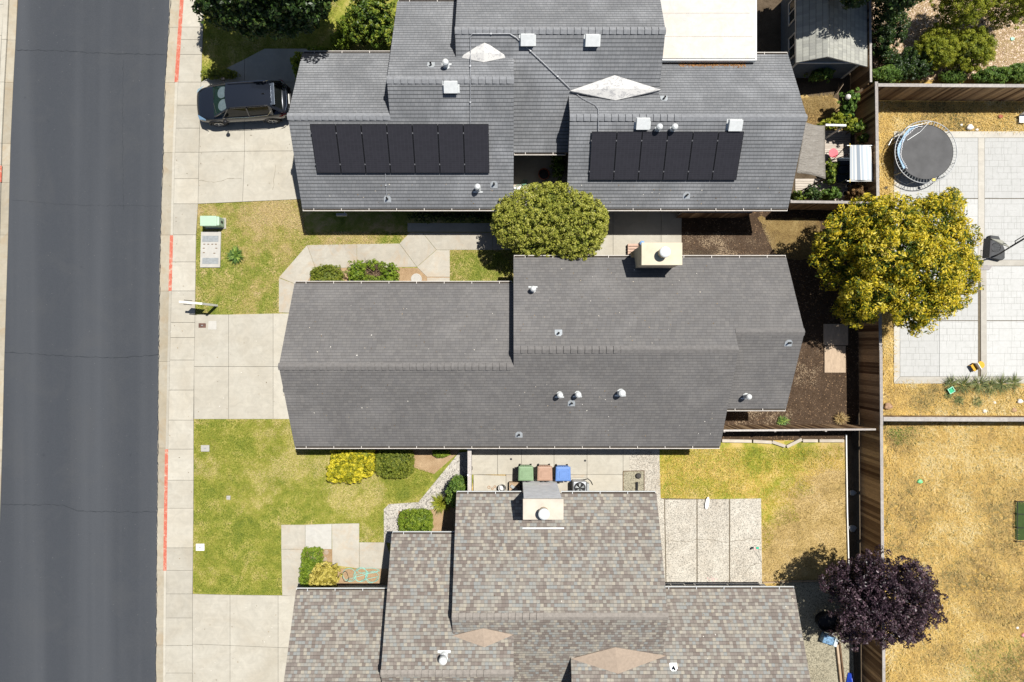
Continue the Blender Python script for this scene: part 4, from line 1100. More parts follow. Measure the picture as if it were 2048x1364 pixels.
G['mid'] = leaf_mat('leaf_mid_green', [(0, (.04, .09, .015)), (.6, (.13, .23, .035)), (1, (.34, .44, .08))])
G['feather'] = leaf_mat('leaf_feathery', [(0, (.09, .13, .01)), (.5, (.27, .31, .02)), (1, (.48, .46, .05))])
G['brown'] = leaf_mat('leaf_dead', [(0, (.12, .06, .025)), (.5, (.26, .15, .06)), (1, (.42, .28, .12))])
G['weed'] = leaf_mat('leaf_weed', [(0, (.06, .08, .025)), (.6, (.16, .20, .06)), (1, (.32, .34, .13))])
G['tanb'] = leaf_mat('blade_burnt', [(0, (.12, .08, .03)), (.25, (.34, .24, .09)), (.6, (.60, .44, .18)), (1, (.78, .62, .34))], .3, .7)
G['strawb'] = leaf_mat('blade_straw', [(0, (.26, .18, .07)), (.15, (.50, .36, .15)), (.5, (.80, .59, .24)), (.75, (.86, .62, .19)), (1, (.96, .84, .52))], .35, .7)
G['straw_pale'] = leaf_mat('blade_tan', [(0, (.24, .15, .06)), (.5, (.44, .31, .12)), (1, (.60, .46, .24))], .3, .7)
G['goldgreen'] = leaf_mat('blade_gold_green', [(0, (.18, .24, .01)), (.35, (.42, .40, .03)), (.6, (.72, .52, .10)), (1, (.90, .68, .25))], .3, .7)
G['grassb'] = leaf_mat('blade_green', [(0, (.08, .13, .01)), (.4, (.25, .28, .03)), (.7, (.42, .39, .08)), (1, (.70, .58, .28))], .3, .7)
G['grassd'] = leaf_mat('blade_patchy', [(0, (.11, .17, .015)), (.32, (.28, .32, .04)), (.6, (.55, .45, .16)), (1, (.76, .60, .34))], .3, .7)

# large trees
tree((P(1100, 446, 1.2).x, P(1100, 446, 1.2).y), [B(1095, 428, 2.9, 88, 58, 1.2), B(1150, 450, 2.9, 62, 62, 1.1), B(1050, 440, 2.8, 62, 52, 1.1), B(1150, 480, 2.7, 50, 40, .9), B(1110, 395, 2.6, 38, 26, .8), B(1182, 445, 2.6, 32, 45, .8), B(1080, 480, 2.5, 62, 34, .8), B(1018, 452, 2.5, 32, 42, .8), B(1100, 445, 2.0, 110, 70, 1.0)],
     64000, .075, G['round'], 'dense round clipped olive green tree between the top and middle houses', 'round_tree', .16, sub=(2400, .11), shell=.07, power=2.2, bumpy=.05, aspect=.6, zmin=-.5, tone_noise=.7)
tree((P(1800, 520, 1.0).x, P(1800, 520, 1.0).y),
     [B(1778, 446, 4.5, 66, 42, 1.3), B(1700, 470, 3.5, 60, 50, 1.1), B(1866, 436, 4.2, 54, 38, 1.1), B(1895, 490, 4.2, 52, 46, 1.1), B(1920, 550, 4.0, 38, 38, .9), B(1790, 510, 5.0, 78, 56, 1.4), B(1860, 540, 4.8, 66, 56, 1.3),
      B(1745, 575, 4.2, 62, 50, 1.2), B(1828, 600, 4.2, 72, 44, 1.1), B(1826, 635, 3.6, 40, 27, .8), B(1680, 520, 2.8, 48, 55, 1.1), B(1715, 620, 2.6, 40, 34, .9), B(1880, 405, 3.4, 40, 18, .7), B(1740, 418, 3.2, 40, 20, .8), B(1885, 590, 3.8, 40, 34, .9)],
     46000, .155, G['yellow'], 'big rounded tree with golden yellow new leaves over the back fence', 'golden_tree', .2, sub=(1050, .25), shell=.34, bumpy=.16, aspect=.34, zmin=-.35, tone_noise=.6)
tree((P(1775, 1200, .5).x, P(1775, 1200, .5).y),
     [B(1757, 1152, 3.6, 56, 44, 1.1), B(1800, 1190, 4.2, 70, 60, 1.3), B(1724, 1208, 3.6, 52, 50, 1.1), B(1770, 1244, 3.6, 60, 42, 1.1), B(1832, 1210, 3.4, 40, 44, .9), B(1815, 1250, 3.2, 36, 34, .8), B(1846, 1178, 3.0, 22, 26, .6), B(1690, 1165, 2.9, 46, 36, .9), B(1830, 1160, 3.2, 34, 34, .8), B(1700, 1262, 2.6, 34, 26, .7)],
     30000, .115, G['purple'], 'dark purple leaved plum tree over the lower right fence', 'plum_tree', .15, sub=(700, .20), shell=.35, bumpy=.22, aspect=.45, zmin=-.5, tone_noise=.65)
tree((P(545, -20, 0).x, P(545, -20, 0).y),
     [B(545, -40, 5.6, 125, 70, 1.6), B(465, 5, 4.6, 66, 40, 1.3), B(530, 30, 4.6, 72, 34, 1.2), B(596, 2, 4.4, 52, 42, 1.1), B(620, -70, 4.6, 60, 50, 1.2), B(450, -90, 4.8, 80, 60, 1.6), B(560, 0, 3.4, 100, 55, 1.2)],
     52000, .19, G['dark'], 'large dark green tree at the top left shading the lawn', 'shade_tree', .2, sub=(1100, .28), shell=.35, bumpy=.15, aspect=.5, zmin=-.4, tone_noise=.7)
tree((P(742, 35, 0).x, P(742, 35, 0).y),
     [B(742, 22, 2.2, 46, 40, 1.0), B(760, 60, 1.8, 34, 34, .8), B(724, 62, 1.6, 28, 26, .7), B(745, -20, 2.3, 42, 34, 1.0)],
     9500, .125, G['citrus'], 'bright yellow green citrus tree beside the top house roof', 'citrus_tree', .08, sub=(320, .14), shell=.4, bumpy=.15, aspect=.5, tone_noise=.6)
tree((P(1735, -40, 0).x, P(1735, -40, 0).y),
     [B(1735, -75, 5.0, 100, 58, 1.4), B(1665, -82, 4.6, 66, 50, 1.2), B(1805, -40, 4.2, 50, 46, 1.1), B(1712, -22, 3.8, 34, 24, .8), B(1740, -60, 3.6, 80, 40, .9)],
     30000, .18, G['dark'], 'dark tree above the shed throwing shade on its roof', 'shade_tree', .2, sub=(500, .28), shell=.35, bumpy=.15, aspect=.5, zmin=-.4, tone_noise=.7)
# shrubs
def shrub(blobs, n, size, mat, label, name='shrub', group=None, r0=.03, **kw):
    cx = blobs[0][0]; cy = blobs[0][1]
    kw.setdefault('sub', (max(60, n // 16), .075)); n = int(n * 1.25)
    kw.setdefault('shell', .16); kw.setdefault('bumpy', .11); kw.setdefault('out', .9)
    return tree((cx, cy), blobs, n, size, mat, label, name, r0, 'shrub', group, 'stem', **kw)
def box(x0, x1, y0, y1, z, n=4.5):         # a clipped box hedge blob from its photo outline at height z
    c = P((x0 + x1) / 2, (y0 + y1) / 2, z * .95); s = (H - z) / F
    return (c.x, c.y, z * .5, (x1 - x0) / 2 * s, (y1 - y0) / 2 * s, z * .5)
shrub([box(660, 744, 897, 956, 1.0), B(715, 908, .85, 30, 14, .25), B(690, 945, .7, 34, 18, .3)], 17000, .07, G['gold'], 'big clipped golden yellow shrub on the front lawn', 'golden_shrub', sub=(420, .10), power=4.5, bumpy=.05, zmin=-.8, tone_noise=.45)
shrub([box(751, 824, 899, 956, .8)], 12000, .055, G['box'], 'clipped olive green shrub right of the golden one', power=4, bumpy=.04, zmin=-.8)
shrub([box(865, 898, 900, 914, .45)], 2200, .05, G['hedge'], 'small low green shrub under the middle house eave')
shrub([box(621, 681, 531, 575, .6)], 6000, .06, G['box'], 'yellow green clipped shrub at the left of the front path bed', power=3, bumpy=.12)
shrub([B(714, 545, .6, 17, 24, .45), B(780, 548, .6, 17, 22, .45), B(747, 562, .4, 30, 10, .3), B(747, 530, .35, 26, 8, .3)], 5200, .08, G['hedge'], 'shrub with dead brown branches in its middle by the front path', power=2.5, shell=.4, bumpy=.2)
mb = MB(); rr_ = random.Random(4)
for i in range(150):
    c = P(747 + rr_.uniform(-20, 20), 545 + rr_.uniform(-15, 18), .15); d = Vector((rr_.gauss(0, .3), rr_.gauss(0, .25), rr_.uniform(.3, .75)))
    mb.tube([c, c + d * .6, c + d + Vector((rr_.gauss(0, .08), rr_.gauss(0, .08), 0))], [.012, .009, .004], 4)
M['deadwood'] = plain('dead_twig', (.28, .19, .13), .9)
dsh = [o for o in col.objects if o.get('label', '').startswith('shrub with dead')][0]
mb.build('dead_twigs', M['deadwood'], dsh)
shrub([box(798, 862, 1024, 1068, .7)], 7000, .06, G['hedge'], 'square clipped green shrub beside the pale gravel path', power=5, bumpy=.06)
shrub([B(915, 985, .9, 22, 30, .8), B(922, 966, .8, 16, 14, .6)], 6500, .07, G['mid'], 'bright green shrub against the white gate', bumpy=.14, shell=.3)
shrub([box(602, 641, 1100, 1140, .6), (lambda b: (b[0], b[1], b[2], b[3], b[4], b[5]))(box(598, 632, 1130, 1174, .6))], 8000, .055, G['hedge'], 'long clipped green hedge by the lower entry path', 'hedge', power=5, bumpy=.04)
shrub([B(651, 1154, .7, 27, 25, .6)], 5200, .085, G['lemon'], 'round pale yellow shrub next to the hose bed', sub=(150, .08), power=3, bumpy=.1, shell=.2, tone_noise=.7)
shrub([B(602, 135, 1.2, 14, 26, .8), B(640, 102, .4, 26, 6, .3)], 3500, .08, G['hedge'], 'green shrub at the corner of the top house garage', bumpy=.2)
shrub([B(698, 60, .5, 24, 24, .45), B(682, 78, .45, 20, 16, .4), B(712, 40, .5, 14, 20, .45)], 7500, .06, G['hedge'], 'low clipped green hedge left of the citrus tree', 'hedge', power=3)
shrub([B(440, 148, .35, 34, 9, .25)], 3000, .06, G['box'], 'low bushy groundcover along the shaded driveway edge', bumpy=.2)
# spiky plants
def blades_at(c, n, L, mat, spread=.9, wdt=.02, up=.6, seed=0, tmul=1):
    r_ = np.random.default_rng(seed); a = r_.uniform(0, 6.28, n); l_ = L * r_.uniform(.6, 1.1, n); s = spread * r_.uniform(.3, 1.1, n)
    d = np.stack([np.cos(a) * s, np.sin(a) * s, np.full(n, up)], 1); d = unit(d) * l_[:, None]
    sd = np.stack([-np.sin(a), np.cos(a), np.zeros(n)], 1) * wdt
    b0 = np.array(c) + r_.normal(size=(n, 3)) * np.array([.04, .04, 0]); m_ = b0 + d * .6 + np.array([0, 0, .06]) * L; e = b0 + d * np.array([1.15, 1.15, .75])
    q1 = np.stack([b0 - sd, m_ - sd, m_ + sd, b0 + sd], 1); q2 = np.stack([m_ - sd, e, e + sd * .05, m_ + sd], 1)
    return np.concatenate([q1, q2]).reshape(-1, 3), np.tile(r_.random(n) * tmul, 2)
def spiky(px, py, n, L, mat, label, name='plant', cat='plant', group=None, **kw):
    c = P(px, py, 0); v, t = blades_at((c.x, c.y, 0), n, L, mat, **kw)
    o = np_mesh(name, v, 4, t, mat, None, origin=(c.x, c.y, 0)); return tag(o, label, cat, group)
spiky(474, 511, 130, .48, G['mid'], 'small dark green spiky plant alone on the patchy lawn', seed=3, wdt=.03, spread=1.0, up=.5)
spiky(882, 1005, 260, .62, G['feather'], 'tall arching grass clump beside the gravel path', 'ornamental_grass', seed=4, wdt=.012)
spiky(1563, 842, 160, .36, G['mid'], 'small green weed clump in the mulch yard', 'weed', seed=5, wdt=.02)
spiky(1678, 836, 120, .45, G['straw_pale'], 'dried straw coloured weed near the mulch yard fence', 'weed', seed=6, wdt=.012)
# garden at the top right
for i, (bl, n, mt, lab) in enumerate((
    ([B(1873, 96, 1.0, 38, 40, .9)], 8500, 'feather', 'round feathery green shrub, left of the sunlit pair in the wood chip garden'),
    ([B(1940, 100, 1.0, 40, 42, .9)], 9500, 'feather', 'round feathery green shrub, right of the sunlit pair in the wood chip garden'),
    ([B(1925, 8, 2.0, 44, 42, 1.5)], 9500, 'feather', 'tall dark feathery shrub at the top edge of the wood chip garden'),
    ([B(2022, 5, 2.0, 46, 44, 1.5)], 9500, 'feather', 'dark feathery shrub in the top right corner'),
    ([B(1828, 128, .7, 36, 30, .6), B(1800, 142, .6, 30, 18, .5), B(1772, 110, .6, 16, 18, .5)], 7500, 'dark', 'leafy dark green shrub against the fence corner'),
    ([B(1772, 150, .6, 28, 14, .5)], 3500, 'mid', 'low bright leafy shrub in the fence corner'),
    ([B(1905, 155, .4, 22, 10, .35)], 2500, 'mid', 'small low shrub in the middle of the fence row'),
    ([B(1985, 152, .6, 36, 14, .5), B(2035, 148, .6, 22, 18, .5)], 6500, 'mid', 'wide green shrub at the right of the fence row'),
    ([B(1765, 20, 1.6, 28, 40, 1.2), B(1790, 55, 1.0, 18, 34, .9), B(1760, 80, .9, 20, 26, .8)], 7500, 'dark', 'dark shaded shrub along the shed side fence'))):
    shrub(bl, int(n * 1.7), .075, G[mt], lab, group=None, sub=(260, .12), shell=.3, bumpy=.16, aspect=.35 if mt == 'feather' else .5)
# patio plants of the top house
for i, (bl, n, mt, lab, sz) in enumerate((
    ([B(1700, 200, 1.3, 16, 18, .6), B(1692, 222, 1.0, 14, 14, .5)], 1700, 'mid', 'leafy green bush below the shed with a white bloom', .13),
    ([B(1685, 245, 1.0, 28, 14, .6), B(1655, 250, .8, 16, 9, .4)], 1800, 'feather', 'loose green bush above the grey shade cloth', .12),
    ([B(1712, 255, 1.0, 16, 11, .5), B(1728, 280, .9, 10, 11, .4)], 1000, 'citrus', 'yellow leaved plant near the striped canopy', .12),
    ([B(1660, 348, .6, 10, 24, .5), B(1666, 332, .6, 12, 10, .4)], 900, 'citrus', 'tall pale green plant beside the lounge chair', .12),
    ([B(1624, 386, .6, 16, 14, .5)], 900, 'dark', 'dark leafy plant on the small deck', .12),
    ([B(1594, 393, .6, 12, 11, .4)], 800, 'citrus', 'yellow green plant at the corner of the top roof', .1),
    ([B(1660, 390, .6, 20, 11, .5)], 1300, 'mid', 'bright green plant against the dark patio fence', .12),
    ([B(1711, 385, .7, 15, 16, .6)], 1500, 'brown', 'dry brown bush in front of the patio fence', .09),
    ([B(1640, 150, .9, 22, 12, .6)], 700, 'mid', 'thin shaded plant in front of the shed wall', .14),
    ([B(1118, 330, .7, 12, 26, .6)], 1100, 'mid', 'shaded leafy plant in the courtyard of the top house', .12),
    ([B(1128, 376, 1.6, 14, 9, .4)], 900, 'mid', 'green shoots rising behind the round tree', .1))):
    shrub(bl, n, sz, G[mt], lab, shell=.7, bumpy=.3, out=.4)
shrub([B(860, 434, .5, 44, 9, .4), B(940, 434, .5, 50, 9, .4)], 3500, .08, G['dark'], 'low shaded hedge under the south eave of the top house', 'hedge', shell=.5)
# weeds along the patio edge
for i, (x, y, s_) in enumerate(((1900, 768, .5), (1925, 770, .6), (1955, 768, .7), (1978, 772, .6), (2000, 768, .6), (2025, 766, .5), (1895, 790, .25), (1915, 800, .3), (1952, 802, .3))):
    spiky(x, y, 90, s_, G['weed'], 'green weed tuft growing along the lower edge of the stamped patio', 'weed', 'weed', 'weeds along the stamped patio edge', seed=20 + i, wdt=.01, spread=1.2, up=.35)

# grass blades, straw and clippings nobody could count
def inside(pts, poly):
    x, y = pts[:, 0], pts[:, 1]; r_ = np.zeros(len(pts), bool); n_ = len(poly)
    for i in range(n_):
        x0, y0 = poly[i]; x1, y1 = poly[(i + 1) % n_]
        c = ((y0 > y) != (y1 > y)) & (x < (x1 - x0) * (y - y0) / (y1 - y0 + 1e-12) + x0); r_ ^= c
    return r_
def field(name, poly, n, L, wdt, mat, label, cat='grass', holes=(), z=0, up=.8, seed=1, flip=False, edge=0, lean=(0, 0)):
    r_ = np.random.default_rng(seed); q = np.array([tuple(P(x, y)[:2]) for x, y in poly])
    lo = q.min(0); hi = q.max(0)
    p = r_.uniform(lo, hi, (n * 3, 2)); ok = inside(p, q)
    for h in holes: ok &= ~inside(p, np.array([tuple(P(x, y)[:2]) for x, y in h]))
    p = p[ok]
    ph = r_.uniform(0, 6.28, 8)
    fld = lambda f: (np.sin(p[:, 0] * f + ph[0] + 1.3 * np.sin(p[:, 1] * f * .7 + ph[1])) + np.sin(p[:, 1] * f * 1.1 + ph[2] + 1.1 * np.sin(p[:, 0] * f * .8 + ph[3]))) / 4 + .5
    cl = fld(.55) * .30 + fld(1.4) * .30 + fld(3.3) * .22 + fld(8.3) * .18
    p = p + (r_.normal(size=p.shape) * edge if edge else 0)
    keep = r_.random(len(p)) < .35 + .9 * cl
    p = p[keep][:n]; cl = cl[keep][:n]; k = len(p)
    cl = np.clip((cl - .5) * 2.6 + .5, 0, 1)
    a = r_.uniform(0, 6.28, k) ; l_ = L * r_.uniform(.5, 1.2, k) * (.7 + .6 * cl)
    d = np.stack([np.cos(a) + lean[0], np.sin(a) + lean[1], r_.uniform(.15, up * 2, k)], 1); d = unit(d) * l_[:, None]
    sd = np.stack([-np.sin(a), np.cos(a), np.zeros(k)], 1) * wdt
    p = p + r_.normal(size=p.shape) * .03
    b0 = np.concatenate([p, np.full((k, 1), z)], 1)
    v = np.stack([b0 - sd, b0 + sd, b0 + d], 1).reshape(-1, 3)
    t = np.clip((cl * .72 if not flip else (1 - cl) * .72) + r_.random(k) * .48 - .10, 0, 1)
    o = np_mesh(name, v, 3, t, mat); return tag(o, label, cat, kind='stuff')
pathA = [(558, 556), (614.5, 489), (799, 486), (820, 464), (1030, 464), (1030, 500), (900, 500), (900, 580), (560, 640)]
field('lawn_grass', [(394, 408), (602, 399), (610, 464), (820, 464), (799, 487), (614, 490), (558, 556), (558, 627), (390, 629)], 40000, .09, .012, G['grassd'], 'short patchy grass around the utility vault', holes=[[(402, 463), (443, 463), (441, 536), (401, 536)], [(402, 430), (447, 430), (447, 458), (402, 458)]], seed=11)
field('lawn_grass', [(900, 500), (1027, 500), (1027, 566), (900, 566)], 7000, .09, .012, G['grassd'], 'small grass square left of the round tree shadow', seed=12)
field('lawn_grass', [(389, 839), (578, 839), (592, 893), (745, 900), (868, 948), (836, 1004), (778, 1007), (767, 1018), (771, 1083), (719, 1083), (719, 1046), (563, 1049), (565, 1190), (387, 1186)], 80000, .09, .012, G['grassb'], 'short green grass of the big front lawn', seed=13)
field('lawn_grass', [(408, -40), (700, -40), (640, 100), (530, 96), (405, 163)], 16000, .09, .012, G['grassb'], 'shaded grass under the big tree', seed=14)
field('back_grass', [(1320, 897), (1690, 893), (1690, 940), (1655, 940), (1622, 952), (1630, 985), (1585, 1000), (1600, 1040), (1550, 1055), (1545, 1085), (1526, 1105), (1523, 996), (1320, 996)], 15000, .09, .012, G['goldgreen'], 'green and gold grass of the lowest back lawn', seed=15, edge=0)
field('back_grass', [(1600, 960), (1640, 935), (1690, 940), (1696, 1160), (1525, 1164), (1526, 1050), (1556, 1062), (1548, 1020), (1590, 1020), (1572, 985)], 12000, .08, .012, G['tanb'], 'burnt tan grass in the right part of the lowest back lawn', seed=35)
field('back_grass', [(1330, 897), (1660, 900), (1668, 935), (1500, 950), (1480, 990), (1330, 993)], 5000, .09, .012, G['grassb'], 'greener tufts along the top of the lowest back lawn', seed=36)
field('dry_grass', [(1772, 850), (2200, 850), (2200, 1480), (1778, 1480)], 80000, .30, .011, G['strawb'], 'long golden dry grass filling the lower right field', seed=16, up=.35, holes=[[(2028, 1002), (2200, 1002), (2200, 1080), (2028, 1080)]])
field('dry_grass', [(1757, 205), (2150, 200), (2150, 262), (1787, 263), (1787, 765), (2150, 770), (2150, 828), (1768, 828)], 30000, .26, .011, G['strawb'], 'dry straw grass around the stamped patio', seed=17, up=.35)
field('dry_grass', [(1602, 198), (1662, 190), (1690, 240), (1612, 262)], 4000, .2, .011, G['straw_pale'], 'dry grass below the shed', seed=18, up=.4)
field('dry_grass', [(1520, 440), (1630, 440), (1640, 515), (1580, 518), (1545, 500)], 5000, .08, .008, G['straw_pale'], 'dry grass patch in the mulch above the middle house', seed=19, up=.4)
field('chip_litter', [(1745, -30), (2100, -30), (2100, 165), (1745, 165)], 16000, .07, .014, G['straw_pale'], 'loose wood chips over the garden floor', 'wood chips', seed=30, up=.15)
M['chipm'] = leaf_mat('mulch_chip', [(0, (.05, .03, .02)), (.8, (.12, .08, .05)), (1, (.45, .34, .22))], 0, .8)
field('mulch_chips', [(1363, 466), (1560, 466), (1600, 515), (1363, 515)], 5000, .07, .012, M['chipm'], 'loose bark chips above the middle house', 'bark chips', seed=31, up=.15)
field('mulch_chips', [(1580, 640), (1690, 560), (1690, 856), (1455, 856), (1455, 822), (1577, 820)], 7000, .07, .012, M['chipm'], 'loose bark chips right of the middle house', 'bark chips', seed=32, up=.15)

G['stalk'] = leaf_mat('dark_stalks', [(0, (.06, .07, .02)), (.6, (.14, .14, .05)), (1, (.26, .22, .09))], .1, .8)
field('weed_stalks', [(1772, 850), (2200, 850), (2200, 1480), (1778, 1480)], 5200, .36, .016, G['stalk'], 'scattered dark green stalks in the dry field', 'weeds', seed=41, up=.12, holes=[[(2028, 1002), (2200, 1002), (2200, 1080), (2028, 1080)]])
field('weed_stalks', [(1930, 1290), (2048, 1270), (2200, 1280), (2200, 1480), (1900, 1480)], 5000, .16, .014, G['mid'], 'green weeds at the bottom right corner', 'weeds', seed=42, up=.5)
field('weed_stalks', [(1800, 205), (2150, 200), (2150, 262), (1800, 262)], 900, .25, .012, G['stalk'], 'dark weeds in the strip above the stamped patio', 'weeds', seed=43, up=.3)
field('weed_stalks', [(1820, 772), (2150, 772), (2150, 826), (1820, 826)], 1300, .22, .012, G['stalk'], 'dark weeds in the strip below the stamped patio', 'weeds', seed=44, up=.3)
field('weed_stalks', [(1775, 860), (1850, 850), (1870, 885), (1790, 890)], 900, .12, .014, G['mid'], 'green weeds in the top corner of the dry field', 'weeds', seed=45, up=.5)

def roof_litter():
    r_ = np.random.default_rng(5); k = 500; x = r_.uniform(7.6, 10.6, k); y = 12.62 - np.abs(r_.normal(size=k)) * .07
    z = 10.09 - .568 * y + .012; a = r_.uniform(0, 6.28, k); s_ = .035
    c = np.stack([x, y, z], 1); u = np.stack([np.cos(a), np.sin(a), -np.sin(a) * .568], 1) * s_; v = np.stack([-np.sin(a), np.cos(a), -np.cos(a) * .568], 1) * s_ * .6
    o = np_mesh('leaf_litter', np.stack([c - u, c - v, c + u, c + v], 1).reshape(-1, 3), 4, r_.random(k), G['rustleaf'])
    return tag(o, 'rust coloured leaf litter below the white patio roof', 'leaves', kind='stuff')
G['rustleaf'] = leaf_mat('rust_leaves', [(0, (.22, .10, .04)), (1, (.50, .27, .10))], 0, .8)
roof_litter()

def specks(name, quads, label, mat, size=.03):
    r_ = np.random.default_rng(77); V = []; Tn = []
    for (x0, x1, y0, y1), pl, k in quads:
        for _ in range(k):
            px, py = r_.uniform(x0, x1), r_.uniform(y0, y1)
            c = P(px, py, .066) if pl is None else PL(px, py, *pl)
            b_ = 0 if pl is None else pl[1]; a = r_.uniform(0, 6.28); s_ = size * r_.uniform(.4, 1.4)
            u = np.array([math.cos(a), math.sin(a), math.sin(a) * b_]) * s_; v = np.array([-math.sin(a), math.cos(a), math.cos(a) * b_]) * s_ * .55
            c = np.array(c) + np.array([0, 0, .012]); V += [c - u, c - v, c + u, c + v]; Tn.append(r_.random())
    return tag(np_mesh(name, np.array(V), 4, np.array(Tn), mat), label, 'leaves', kind='stuff')
G['speck'] = leaf_mat('fallen_leaf', [(0, (.10, .07, .04)), (.6, (.30, .22, .13)), (.8, (.62, .58, .50)), (1, (.75, .72, .66))], 0, .8)
specks('fallen_leaves', [((395, 590, 640, 835), None, 40), ((400, 590, 255, 400), None, 30), ((390, 560, 1195, 1364), None, 30), ((335, 400, 0, 1364), None, 60), ((600, 1010, 600, 720), N_MW, 40), ((600, 1430, 760, 880), S_M, 90),
    ((1040, 1440, 530, 690), N_M, 80), ((620, 1010, 360, 410), S_T, 35), ((1150, 1570, 370, 412), S_T, 35), ((930, 1310, 1000, 1220), N_BC, 40), ((1350, 1600, 1190, 1364), N_BD, 40)], 'tiny leaves and specks on the driveways and roofs', G['speck'])
# ---------------------------------------------------------------- vehicles and small things
def car():
    c0 = Vector((-13.14, 11.62, .055)); rz = R(183.2)
    o = thing('parked_car', c0, 'dark navy compact SUV parked nose to the street', 'car', rz=rz)
    WO[o] = Vector((0, 0, 0))
    pm, n, l, b = new_mat('car_paint')
    b.inputs['Base Color'].default_value = (.016, .020, .030, 1); b.inputs['Roughness'].default_value = .22
    b.inputs['Metallic'].default_value = .3; b.inputs['Coat Weight'].default_value = .8; b.inputs['Coat Roughness'].default_value = .06
    gm, n, l, b = new_mat('car_glass_dark'); b.inputs['Base Color'].default_value = (.008, .010, .010, 1); b.inputs['Roughness'].default_value = .08
    b.inputs['Specular IOR Level'].default_value = .35
    wm, n, l, b = new_mat('windshield_glass')
    tr = n.new('ShaderNodeBsdfTransparent'); tr.inputs[0].default_value = (.55, .72, .62, 1)
    ms = n.new('ShaderNodeMixShader'); ms.inputs[0].default_value = .18; l.new(tr.outputs[0], ms.inputs[1])
    b.inputs['Base Color'].default_value = (.05, .12, .09, 1); b.inputs['Roughness'].default_value = .03
    l.new(b.outputs[0], ms.inputs[2]); l.new(ms.outputs[0], n['Material Output'].inputs[0])
    chrome = plain('chrome', (.75, .76, .78), .15, 1.0, .02)
    # body shell: half profiles mirrored
    st = [(2.25, .46, .58, .36), (2.20, .66, .70, .24), (2.05, .79, .80, .2), (1.75, .86, .90, .2), (1.30, .895, .985, .2), (.85, .90, 1.03, .2), (.2, .905, 1.03, .2),
          (-.6, .91, 1.05, .2), (-1.3, .905, 1.09, .2), (-1.75, .88, 1.10, .22), (-2.05, .82, 1.08, .28), (-2.20, .72, 1.0, .34), (-2.26, .55, .86, .42)]
    vs = []; K = 9
    for x, w_, zt, zb in st:
        hp = [(0, zb), (w_ * .8, zb), (w_ * .97, zb + (zt - zb) * .15), (w_ * 1.0, zb + (zt - zb) * .45), (w_ * .99, zb + (zt - zb) * .72), (w_ * .93, zb + (zt - zb) * .92), (w_ * .80, zt), (w_ * .45, zt + .035), (0, zt + .05)]
        vs += [(x, y, z) for y, z in hp] + [(x, -y, z) for y, z in hp[1:-1]][::-1]
    Rn = 2 * K - 2; fs = []
    for i in range(len(st) - 1):
        for k in range(Rn):
            k2 = (k + 1) % Rn; fs.append((i * Rn + k, (i + 1) * Rn + k, (i + 1) * Rn + k2, i * Rn + k2))
    fs.append(tuple(range(Rn))); fs.append(tuple(range((len(st) - 1) * Rn, len(st) * Rn))[::-1])
    mb = MB(); mb.add(vs, fs); body = mb.build('body', pm, o, smooth=True, sub=2)
    # cabin: side glass block, then roof and pillars
    def ring_(x, w_, z): return [(x, -w_, z), (x, w_, z)]
    zB = 1.02
    A = dict(fb=(1.26, .74, 1.03), ft=(.40, .585, 1.57), rt=(-1.62, .56, 1.60), rb=(-2.08, .70, 1.13), mb_=(.85, .82, 1.02), rm=(-1.55, .80, 1.10))
    def p(k, s): x, w_, z = A[k]; return (x, s * w_, z)
    sg = MB()
    for s in (-1, 1):
        q = [p('mb_', s), p('ft', s), p('rt', s), p('rm', s)]
        if s > 0: q = q[::-1]
        sg.add(q, [(0, 1, 2, 3)])
    sg.build('side_window', gm, body)
    rg = MB(); rg.add([p('rt', -1), p('rt', 1), p('rb', 1), p('rb', -1)], [(0, 3, 2, 1)]); rg.build('rear_window', gm, body)
    ws = MB(); ws.add([p('fb', -1), p('fb', 1), p('ft', 1), p('ft', -1)], [(0, 1, 2, 3)]); ws.build('windshield', wm, body)
    # interior: dashboard and folded sun shade in two lobes
    ins = MB(); ins.add([(1.2, -.72, 1.0), (1.2, .72, 1.0), (.2, .62, 1.02), (.2, -.62, 1.02)], [(0, 1, 2, 3)]); ins.build('dashboard', M['black'], body)
    shd = plain('sun_shade', (.68, .50, .78), .4, .2)
    for s in (-1, 1):
        sm = MB(); pts = []
        for i in range(20):
            th = 2 * math.pi * i / 20; u = .70 + .30 * math.cos(th); v_ = s * .30 + .27 * math.sin(th)
            pts.append((u, v_, 1.03 + (1.26 - u) / .86 * .54 - .05))
        sm.add(pts, [tuple(range(20))]); sm.build('sun_shade', shd, body)
    rf_ = MB()                                    # roof as a domed grid
    nx, ny = 10, 8; vs = []
    for i in range(nx + 1):
        u = i / nx; x = .42 + (-1.72 - .42) * u; w_ = .60 + (.575 - .60) * u
        for j in range(ny + 1):
            v_ = -1 + 2 * j / ny
            vs.append((x + .05 * (1 - v_ * v_) * (1 if u < .05 else 0), v_ * w_, 1.585 + .035 * u - .03 * u * u + .055 * (1 - v_ * v_) + (0.02 * math.sin(math.pi * min(1, u * 1.02)))))
    fs = [(i * (ny + 1) + j, i * (ny + 1) + j + 1, (i + 1) * (ny + 1) + j + 1, (i + 1) * (ny + 1) + j) for i in range(nx) for j in range(ny)]
    nb = len(vs); vs2 = [(x, y, z - .05) for x, y, z in vs]
    rf_.add(vs, [f[::-1] for f in fs])
    edge = [i * (ny + 1) for i in range(nx + 1)] + [nx * (ny + 1) + j for j in range(1, ny + 1)] + [i * (ny + 1) + ny for i in range(nx - 1, -1, -1)] + [j for j in range(ny - 1, 0, -1)]
    m_ = len(edge); ev = [vs[i] for i in edge] + [vs2[i] for i in edge]
    rf_.add(ev, [(i, (i + 1) % m_, m_ + (i + 1) % m_, m_ + i) for i in range(m_)])
    rfo = rf_.build('roof', pm, o, smooth=True)
